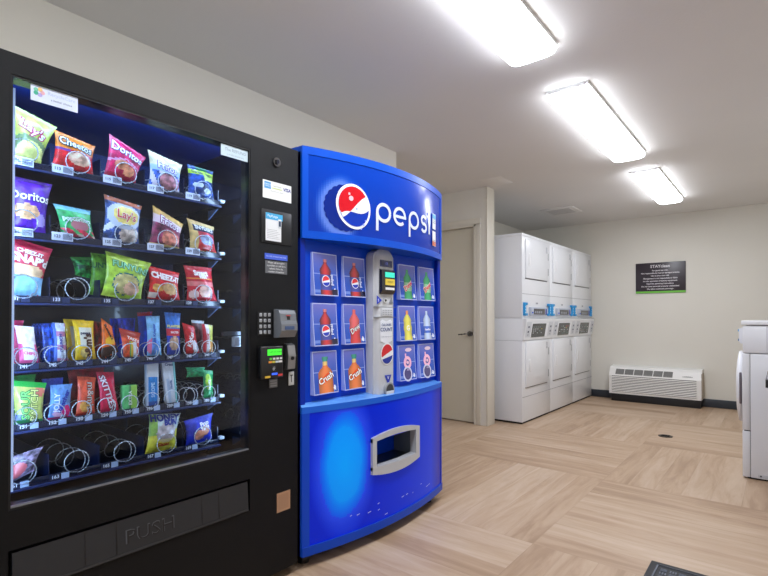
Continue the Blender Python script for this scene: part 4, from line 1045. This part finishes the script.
b.build('lower_frame', pm)
# delivery chute
b = B(); cb_ = -1.78
b.box((cb_, WY0, WZ0-.03), (cb_+.01, WY1, WZ1), (18, 26, 30), SEMI)
b.box((cb_, WY0, WZ0-.01), (-1.585, WY1, WZ0), (40, 48, 52), SEMI).box((cb_, WY0, WZ1), (-1.585, WY1, WZ1+.01), (20, 24, 28), SEMI)
b.box((cb_, WY0-.008, WZ0), (-1.585, WY0, WZ1), (24, 30, 34), SEMI).box((cb_, WY1, WZ0), (-1.585, WY1+.008, WZ1), (90, 100, 108), SEMI)
b.add([(cb_+.02, 2.00, WZ0), (cb_+.02, 2.18, WZ0), (cb_+.10, 2.18, WZ1), (cb_+.10, 2.08, WZ1)], [(0, 1, 2, 3)], (44, 60, 66), SEMI)
b.build('delivery_chute', pm)
b = B(); fw = .028
def fb(y0, y1, z0, z1, n=16, bow0=0, bow1=0):
    def zz(y, z, bow): t_ = (y-WY0)/(WY1-WY0); return z + bow*4*t_*(1-t_)
    def F(u, v, o_): y = y0+(y1-y0)*u; return (cx(y, LBG)+o_, y, zz(y, z0, bow0)*(1-v)+zz(y, z1, bow1)*v)
    b.grid(lambda u, v: F(u, v, .010), n, 2, (190, 193, 198), CM)
    for v in (0, 1): b.grid(lambda u, w_: F(u, v, -.03+.04*w_), n, 1, (170, 172, 178), CM, flip=(v == 1))
    for u in (0, 1): b.grid(lambda v, w_: F(u, v, -.03+.04*w_), 2, 1, (170, 172, 178), CM)
fb(1.840, 2.240, .495, .518, bow0=.012, bow1=.018)
fb(1.840, 2.240, .332, .370, bow0=-.016, bow1=-.004)
fb(1.840, 1.868, .355, .51, n=2); fb(2.200, 2.240, .355, .51, n=2)
o = b.build('delivery_frame', pm); child_label(o, 'grey plastic frame of the delivery opening')
for x, y in ((-1.69, PY0+.06), (-1.66, PY1-.10), (-2.3, PY0+.08), (-2.3, PY1-.08)):
    B().box((x-.03, y-.03, .022), (x+.03, y+.03, .060), (26, 27, 30), SEMI).cyl((x, y, 0), (x, y, .022), .025, (18, 18, 20), SEMI, 16).build('foot', pm)

# ------------------------------------------------------------------ stacked washer dryers
WHT = (226, 228, 232); DXF = -2.085; DBK = -3.02; UW = .793; DY0 = 4.87; DTOP = 1.985
def stack(i, label):
    y0 = DY0+i*UW; y1 = y0+UW-.003
    t = thing('stacked_washer_dryer', label, 'washer and dryer', (-2.5, (y0+y1)/2, 0), 'stacked white coin laundry units')
    b = B()
    b.box((DBK, y0, 1.10), (DXF, y1, DTOP-.03), WHT, WHITE_ENAMEL, bev=.004)
    b.box((DBK, y0, DTOP-.03), (DXF, y1, DTOP), WHT, WHITE_ENAMEL, bev=.004)
    b.box((DBK, y0, .02), (DXF, y1, 1.097), WHT, WHITE_ENAMEL, bev=.004)
    b.box((DBK, y0-.001, .862), (DXF+.001, y0, .865), (150, 154, 160), SEMI)
    b.box((DBK+.02, y0+.02, 0), (DXF-.015, y1-.02, .02), (40, 40, 42), MATTE)
    b.box((-2.46, y0-.0015, .05), (-2.457, y0, 1.93), (180, 183, 190), SEMI)
    body = b.build('body', t)
    yc = (y0+y1)/2; X = DXF; dk = (96, 98, 104)
    def door(nm, z0, z1, hz):
        b = B().box((X-.002, y0+.075, z0), (X+.014, y1-.095, z1), WHT, WHITE_ENAMEL, bev=.004)
        b.box((X-.001, y0+.078, z0-.010), (X+.003, y1-.098, z0), dk, SEMI)  # shadow line under the door, put in as a dark strip
        b.box((X-.001, y1-.095, z0+.006), (X+.0015, y1-.090, z1), (176, 178, 184), SEMI)
        dd = b.build(nm, t)
        h = B().box((X+.013, y0+.135, hz-.065), (X+.018, y0+.185, hz+.065), (238, 239, 242), WHITE_ENAMEL, bev=.002)
        h.box((X+.018, y0+.140, hz-.055), (X+.0185, y0+.152, hz+.055), (205, 207, 212), SEMI); h.build('door_pull', dd)
        for zh in (z0+.10, z1-.13):
            B().box((X, y1-.092, zh-.04), (X+.012, y1-.078, zh+.04), (120, 122, 126), STEEL, bev=.001).build('hinge', dd)
        s_ = B().box((X+.014, y1-.165, z1-.10), (X+.0146, y1-.115, z1-.02), (205, 207, 212), PRINT)
        for k in range(5): s_.box((X+.0146, y1-.158, z1-.09+k*.013), (X+.015, y1-.122, z1-.085+k*.013), (130, 132, 140), PRINT)
        s_.build('sticker', dd)
    door('dryer_door', 1.520, 1.925, 1.72)
    door('washer_door', .375, .855, .60)
    for z in (1.350, .275): B().box((X-.002, y0+.002, z), (X+.0015, y1-.002, z+.005), (150, 153, 160), SEMI).build('panel_seam', t)
    # sloping console
    b = B(); pf = [(X, .872), (X+.012, .872), (X+.045, 1.075), (X+.045, 1.092), (X, 1.092)]
    b.prism(pf, 'y', y0+.004, y1-.004, WHT, WHITE_ENAMEL)
    slope = lambda yy, zz, o_=.001: (X+.012+.033*(zz-.872)/.203+o_, yy, zz)
    def sl(y0_, y1_, z0_, z1_, c, o_=.0015, m_=None): b.add([slope(y0_, z0_, o_), slope(y1_, z0_, o_), slope(y1_, z1_, o_), slope(y0_, z1_, o_)], [(0, 1, 2, 3)], c, m_ or PRINT)
    sl(y0+.03, y0+.15, .90, 1.06, (205, 208, 214), .0008); sl(y1-.14, y1-.02, .90, 1.06, (205, 208, 214), .0008)
    sl(y0+.16, y1-.155, .895, 1.045, (238, 240, 244), .001)
    con = b.build('console', t)
    b = B(); P0, P1 = y0+.19, y1-.235
    sl(P0-.01, P1+.01, .895, 1.040, (34, 42, 44), .003, GLOSS)
    rr = random.Random(i+5)
    for r2 in range(5):
        for c2 in range(6):
            if rr.random() < .6:
                yy = P0+.02+c2*(P1-P0-.03)/6; zz = .915+r2*.021
                cc = rr.choice([(200,205,205),(130,150,150),(90,140,130),(220,220,220)])
                if i < 2 and r2 > 2 and c2 > 3: cc = [(210, 60, 50), (210, 190, 60)][r2 % 2]
                sl(yy, yy+.028, zz, zz+.008, cc, .004)
    b.build('control_panel', con)
    b = B()
    for yy in (y0+.09, y1-.075):
        for zz in (.945, .995): sl(yy-.018, yy+.018, zz, zz+.020, (70, 76, 100), .003); 
        sl(yy-.010, yy+.010, .915, .930, (130, 134, 144), .003)
    b.build('legend', con)
    # payment reader box with blue corner brackets
    b = B().box((X, y0+.17, 1.128), (X+.030, y1-.17, 1.215), (178, 184, 198), SEMI, bev=.004)
    b.box((X+.030, y0+.24, 1.140), (X+.034, y1-.25, 1.200), (50, 52, 58), GLOSS)
    for k in range(4): b.box((X+.034, y0+.26+k*.055, 1.150), (X+.0345, y0+.295+k*.055, 1.175), (150, 155, 165), PRINT)
    b.box((X+.030, y0+.185, 1.150), (X+.033, y0+.22, 1.165), (40, 80, 190), PRINT).box((X+.030, y1-.22, 1.135), (X+.033, y1-.185, 1.20), (60, 70, 150), PRINT)
    b.build('payment_meter', t)
    CY_ = (36, 150, 214)
    for sgn, yy in ((1, y0+.04), (-1, y1-.04)):
        b = B().box((X, yy-.02, 1.125), (X+.022, yy+.02, 1.262), CY_, SEMI, bev=.003)
        b.box((X, min(yy, yy+sgn*.06), 1.235), (X+.022, max(yy, yy+sgn*.06), 1.262), CY_, SEMI, bev=.003)
        b.box((X, min(yy, yy+sgn*.06), 1.125), (X+.022, max(yy, yy+sgn*.06), 1.150), CY_, SEMI, bev=.003)
        for k in range(3): b.box((X+.022, yy-.008, 1.15+k*.03), (X+.0225, yy+.008, 1.165+k*.03), (200, 230, 246), PRINT)
        o = b.build('corner_bracket', t); child_label(o, 'bright blue bracket')
    b = B().box((X, yc-.03, 1.250), (X+.001, yc+.03, 1.268), (160, 162, 170), PRINT); b.text(['12', '13', '14'][i], on_x(X+.0015, yc, 1.259), .018, (60, 62, 70), PRINT); b.build('number_plate', t)
stack(0, 'white stacked washer and dryer nearest the camera, its plain side showing')
stack(1, 'white stacked washer and dryer in the middle of the row of three')
stack(2, 'white stacked washer and dryer at the far end, next to the far wall')

# ------------------------------------------------------------------ front-load washer on the right
wx0, wx1, wy0, wy1 = -.212, .53, 4.20, 4.88
t = thing('washing_machine', 'white front-load washing machine at the right edge, seen from its side', 'washing machine', (.17, 4.54, 0))
b = B().box((wx0+.045, wy0, .012), (wx1, wy1, .855), (220, 222, 226), WHITE_ENAMEL, bev=.004)
b.box((wx0, wy0, .012), (wx0+.043, wy1, .325), (220, 222, 226), WHITE_ENAMEL, bev=.004)
b.box((wx0, wy0, .332), (wx0+.043, wy1, .855), (220, 222, 226), WHITE_ENAMEL, bev=.004)
b.box((wx0+.01, wy0+.006, .02), (wx1-.01, wy1-.006, .85), (40, 42, 46), MATTE)
b.box((wx0+.03, wy0+.02, 0), (wx1-.02, wy1-.02, .012), (20, 20, 22), MATTE)
b.box((wx0+.085, wy0-.001, .020), (wx0+.40, wy0, .040), (198, 200, 205), SEMI).cyl((wx0+.10, wy0-.002, .030), (wx0+.10, wy0, .030), .005, (40, 40, 44), MATTE, 10)
b.build('body', t)
b = B().box((wx0+.004, wy0, .860), (wx1, wy1, 1.045), (224, 226, 230), WHITE_ENAMEL, bev=.005)
b.box((wx0+.135, wy0-.001, .862), (wx0+.138, wy0, 1.043), (170, 172, 178), SEMI)
b.build('control_housing', t)
b = B().box((wx0-.004, wy0-.004, 1.052), (wx1, wy1, 1.082), (228, 230, 233), WHITE_ENAMEL, bev=.004)
b.build('top', t)
b = B().prism([(wx0+.004, 1.03), (wx0-.022, 1.025), (wx0-.022, .935), (wx0-.012, .92), (wx0+.004, .92)], 'y', wy0+.10, wy1-.30, (222, 224, 230), WHITE_ENAMEL)
b.box((wx0-.028, wy0+.11, 1.005), (wx0-.02, wy0+.17, 1.020), (36, 150, 205), SEMI).box((wx0-.028, wy0+.11, .938), (wx0-.02, wy0+.17, .952), (20, 100, 150), SEMI)
b.build('payment_meter', t)
b = B(); cyw, czw = (wy0+wy1)/2-.03, .60
prof = [(0, .225), (.018, .245), (.032, .240), (.042, .18), (.046, .12)]
rings = []
for dx, r_ in prof: rings.append([(wx0-dx, cyw+r_*math.cos(2*PI*k/40), czw+r_*1.06*math.sin(2*PI*k/40)) for k in range(40)])
vs = [p for R in rings for p in R]
b.add(vs, [(i*40+k, (i+1)*40+k, (i+1)*40+(k+1) % 40, i*40+(k+1) % 40) for i in range(len(prof)-1) for k in range(40)], (226, 227, 232), WHITE_ENAMEL, True)
b.add(rings[-1], [list(range(40))[::-1]], (70, 64, 72), GLOSS)
dd = b.build('round_door', t)
B().box((wx0-.020, cyw-.256, .50), (wx0-.006, cyw-.230, .72), (100, 92, 100), SEMI, bev=.006).build('door_handle', dd)  # dark strip drawn in for the shaded gap behind the door rim

# counter in front of it
ct = thing('folding_table', 'grey-topped table with a thick black edge, its corner at the right edge', 'table', (.26, 3.87, 0))
B().box((-.066, 3.572, .700), (.585, 4.17, .752), (150, 152, 156), K(.4)).build('tabletop', ct)
B().box((-.072, 3.566, .702), (.585, 3.572, .746), (22, 24, 28), SEMI).box((-.072, 3.572, .702), (-.066, 4.17, .746), (22, 24, 28), SEMI).build('edge_band', ct)
for y in (3.66, 4.10):
    for x in (.10, .54): B().box((x-.018, y-.018, 0), (x+.018, y+.018, .700), (30, 32, 36), SEMI, bev=.003).build('leg', ct)

# ------------------------------------------------------------------ wall air conditioner
ax0, ax1, ay_, az_ = -1.80, -.755, 7.05, .455
t = thing('air_conditioner', 'long white wall air conditioner low on the far wall', 'air conditioner', (-1.28, 7.16, 0))
CR = (232, 231, 228); ACM = K(.4)
b = B(); pf = [(YF-.002, .10), (ay_, .10), (ay_-.004, .34), (ay_+.045, .430), (ay_+.08, .455), (YF-.002, .465)]
b.prism([(p[0], p[1]) for p in pf], 'x', ax0, ax1, CR, ACM)
b.box((ax1-.004, ay_+.012, .11), (ax1+.002, YF-.002, .42), (176, 165, 150), ACM)
b.build('cover', t)
b = B()
for k in range(10):
    z = .128+k*.0207
    b.prism([(ay_-.006, z), (ay_-.012, z+.004), (ay_-.003, z+.0145), (ay_+.002, z+.0145)], 'x', ax0+.035, ax1-.05, (234, 232, 228), ACM)
b.box((ax0+.035, ay_-.0045, .124), (ax1-.05, ay_-.0005, .336), (104, 102, 98), MATTE)
b.build('intake_grille', t)
b = B()
for k in range(6):
    x0 = ax0+.075+k*.112; P = lambda x, s_, o_: (x, ay_-.004+.049*s_-o_, .34+.09*s_+o_*.5)
    b.add([P(x0, .18, .002), P(x0+.103, .18, .002), P(x0+.107, .92, .002), P(x0+.006, .92, .002)], [(0, 1, 2, 3)], (108, 108, 106), MATTE)
    for j in range(5):
        s_ = .25+j*.14
        b.add([P(x0+.003, s_, .0035), P(x0+.1, s_, .0035), P(x0+.1, s_+.05, .0035), P(x0+.003, s_+.05, .0035)], [(0, 1, 2, 3)], (150, 150, 147), MATTE)
b.build('outlet_grille', t)
b = B().add([(ax1-.20, ay_+.010, .368), (ax1-.09, ay_+.010, .368), (ax1-.09, ay_+.022, .386), (ax1-.20, ay_+.022, .386)], [(0, 1, 2, 3)], (170, 170, 168), PRINT)
b.text('comfort', lambda a_, c_: (ax1-.145+a_, ay_+.0155+c_*.55, .379+c_*.85), .022, (90, 90, 92), PRINT); b.build('nameplate', t)
B().box((ax0+.02, ay_+.02, 0), (ax1-.01, YF-.016, .10), (22, 23, 26), SEMI, bev=.004).build('base', t)

# ------------------------------------------------------------------ sign on far wall
t = thing('wall_sign', 'dark rectangular laundry rules sign with a green bottom stripe on the far wall', 'sign', (-1.228, YF, 1.43))
B().box((-1.517, YF-.012, 1.425), (-.94, YF-.001, 1.825), (50, 42, 50), K(.35), bev=.002).build('board', t)
o = B().box((-1.516, YF-.0135, 1.426), (-.941, YF-.012, 1.452), (112, 190, 70), PRINT).build('stripe', t); child_label(o, 'green stripe')
b = B(); fy = lambda zc: (lambda a_, c_: (-1.228+a_, YF-.0135, zc+c_))
b.text('STAYclean', fy(1.775), .052, (226, 222, 226), PRINT, bold=.001).build('title_lettering', t); b = B()
for k, s_ in enumerate(('For guest use only.', 'Not responsible for lost or damaged articles.', 'Use at your own risk.', 'Management is not responsible or liable', 'for the operation of laundry equipment.', 'Read the operating instructions.', 'Do not leave personal property unattended.', 'We value continued patronage.')):
    b.text(s_, fy(1.722-k*.0345), .0245, (222, 218, 222), PRINT, bold=.0007)
b.build('lettering', t)

# ------------------------------------------------------------------ floor bits
b = B().cyl((-.845, 5.23, 0), (-.845, 5.23, .004), .060, (70, 62, 54), STEEL, 32).cyl((-.845, 5.23, .004), (-.845, 5.23, .0045), .050, (40, 34, 30), STEEL, 32)
for k in range(-2, 3): b.box((-.845-.035, 5.23+k*.016-.003, .0045), (-.845+.035, 5.23+k*.016+.003, .0055), (14, 12, 10), MATTE)
tag(b.build('floor_drain'), 'round dark floor drain in the middle of the wood-look floor', 'drain')
gx0, gx1, gy0, gy1 = -.462, -.16, 2.12, 2.505
b = B().box((gx0, gy0, 0), (gx1, gy1, .006), (30, 32, 38), K(.5), bev=.002)
NB = (84, 92, 108)
b.box((gx0+.028, gy0+.028, .006), (gx0+.033, gy1-.028, .0085), NB, SEMI).box((gx1-.033, gy0+.028, .006), (gx1-.028, gy1-.028, .0085), NB, SEMI)
b.box((gx0+.028, gy1-.033, .006), (gx1-.028, gy1-.028, .0085), (52, 58, 70), SEMI)
for r_ in range(9):
    for c in range(6):
        x = gx0+.048+c*.035; y = gy1-.06-r_*.034
        if (r_+c) % 2:
            for j in range(3): b.box((x+j*.010, y-.022, .006), (x+j*.010+.0045, y, .008), NB, SEMI)
        else:
            for j in range(3): b.box((x, y-.022+j*.009, .006), (x+.024, y-.022+j*.009+.004, .008), NB, SEMI)
tag(b.build('floor_grate'), 'square dark rubber mat with a raised basket pattern at the bottom edge', 'mat')
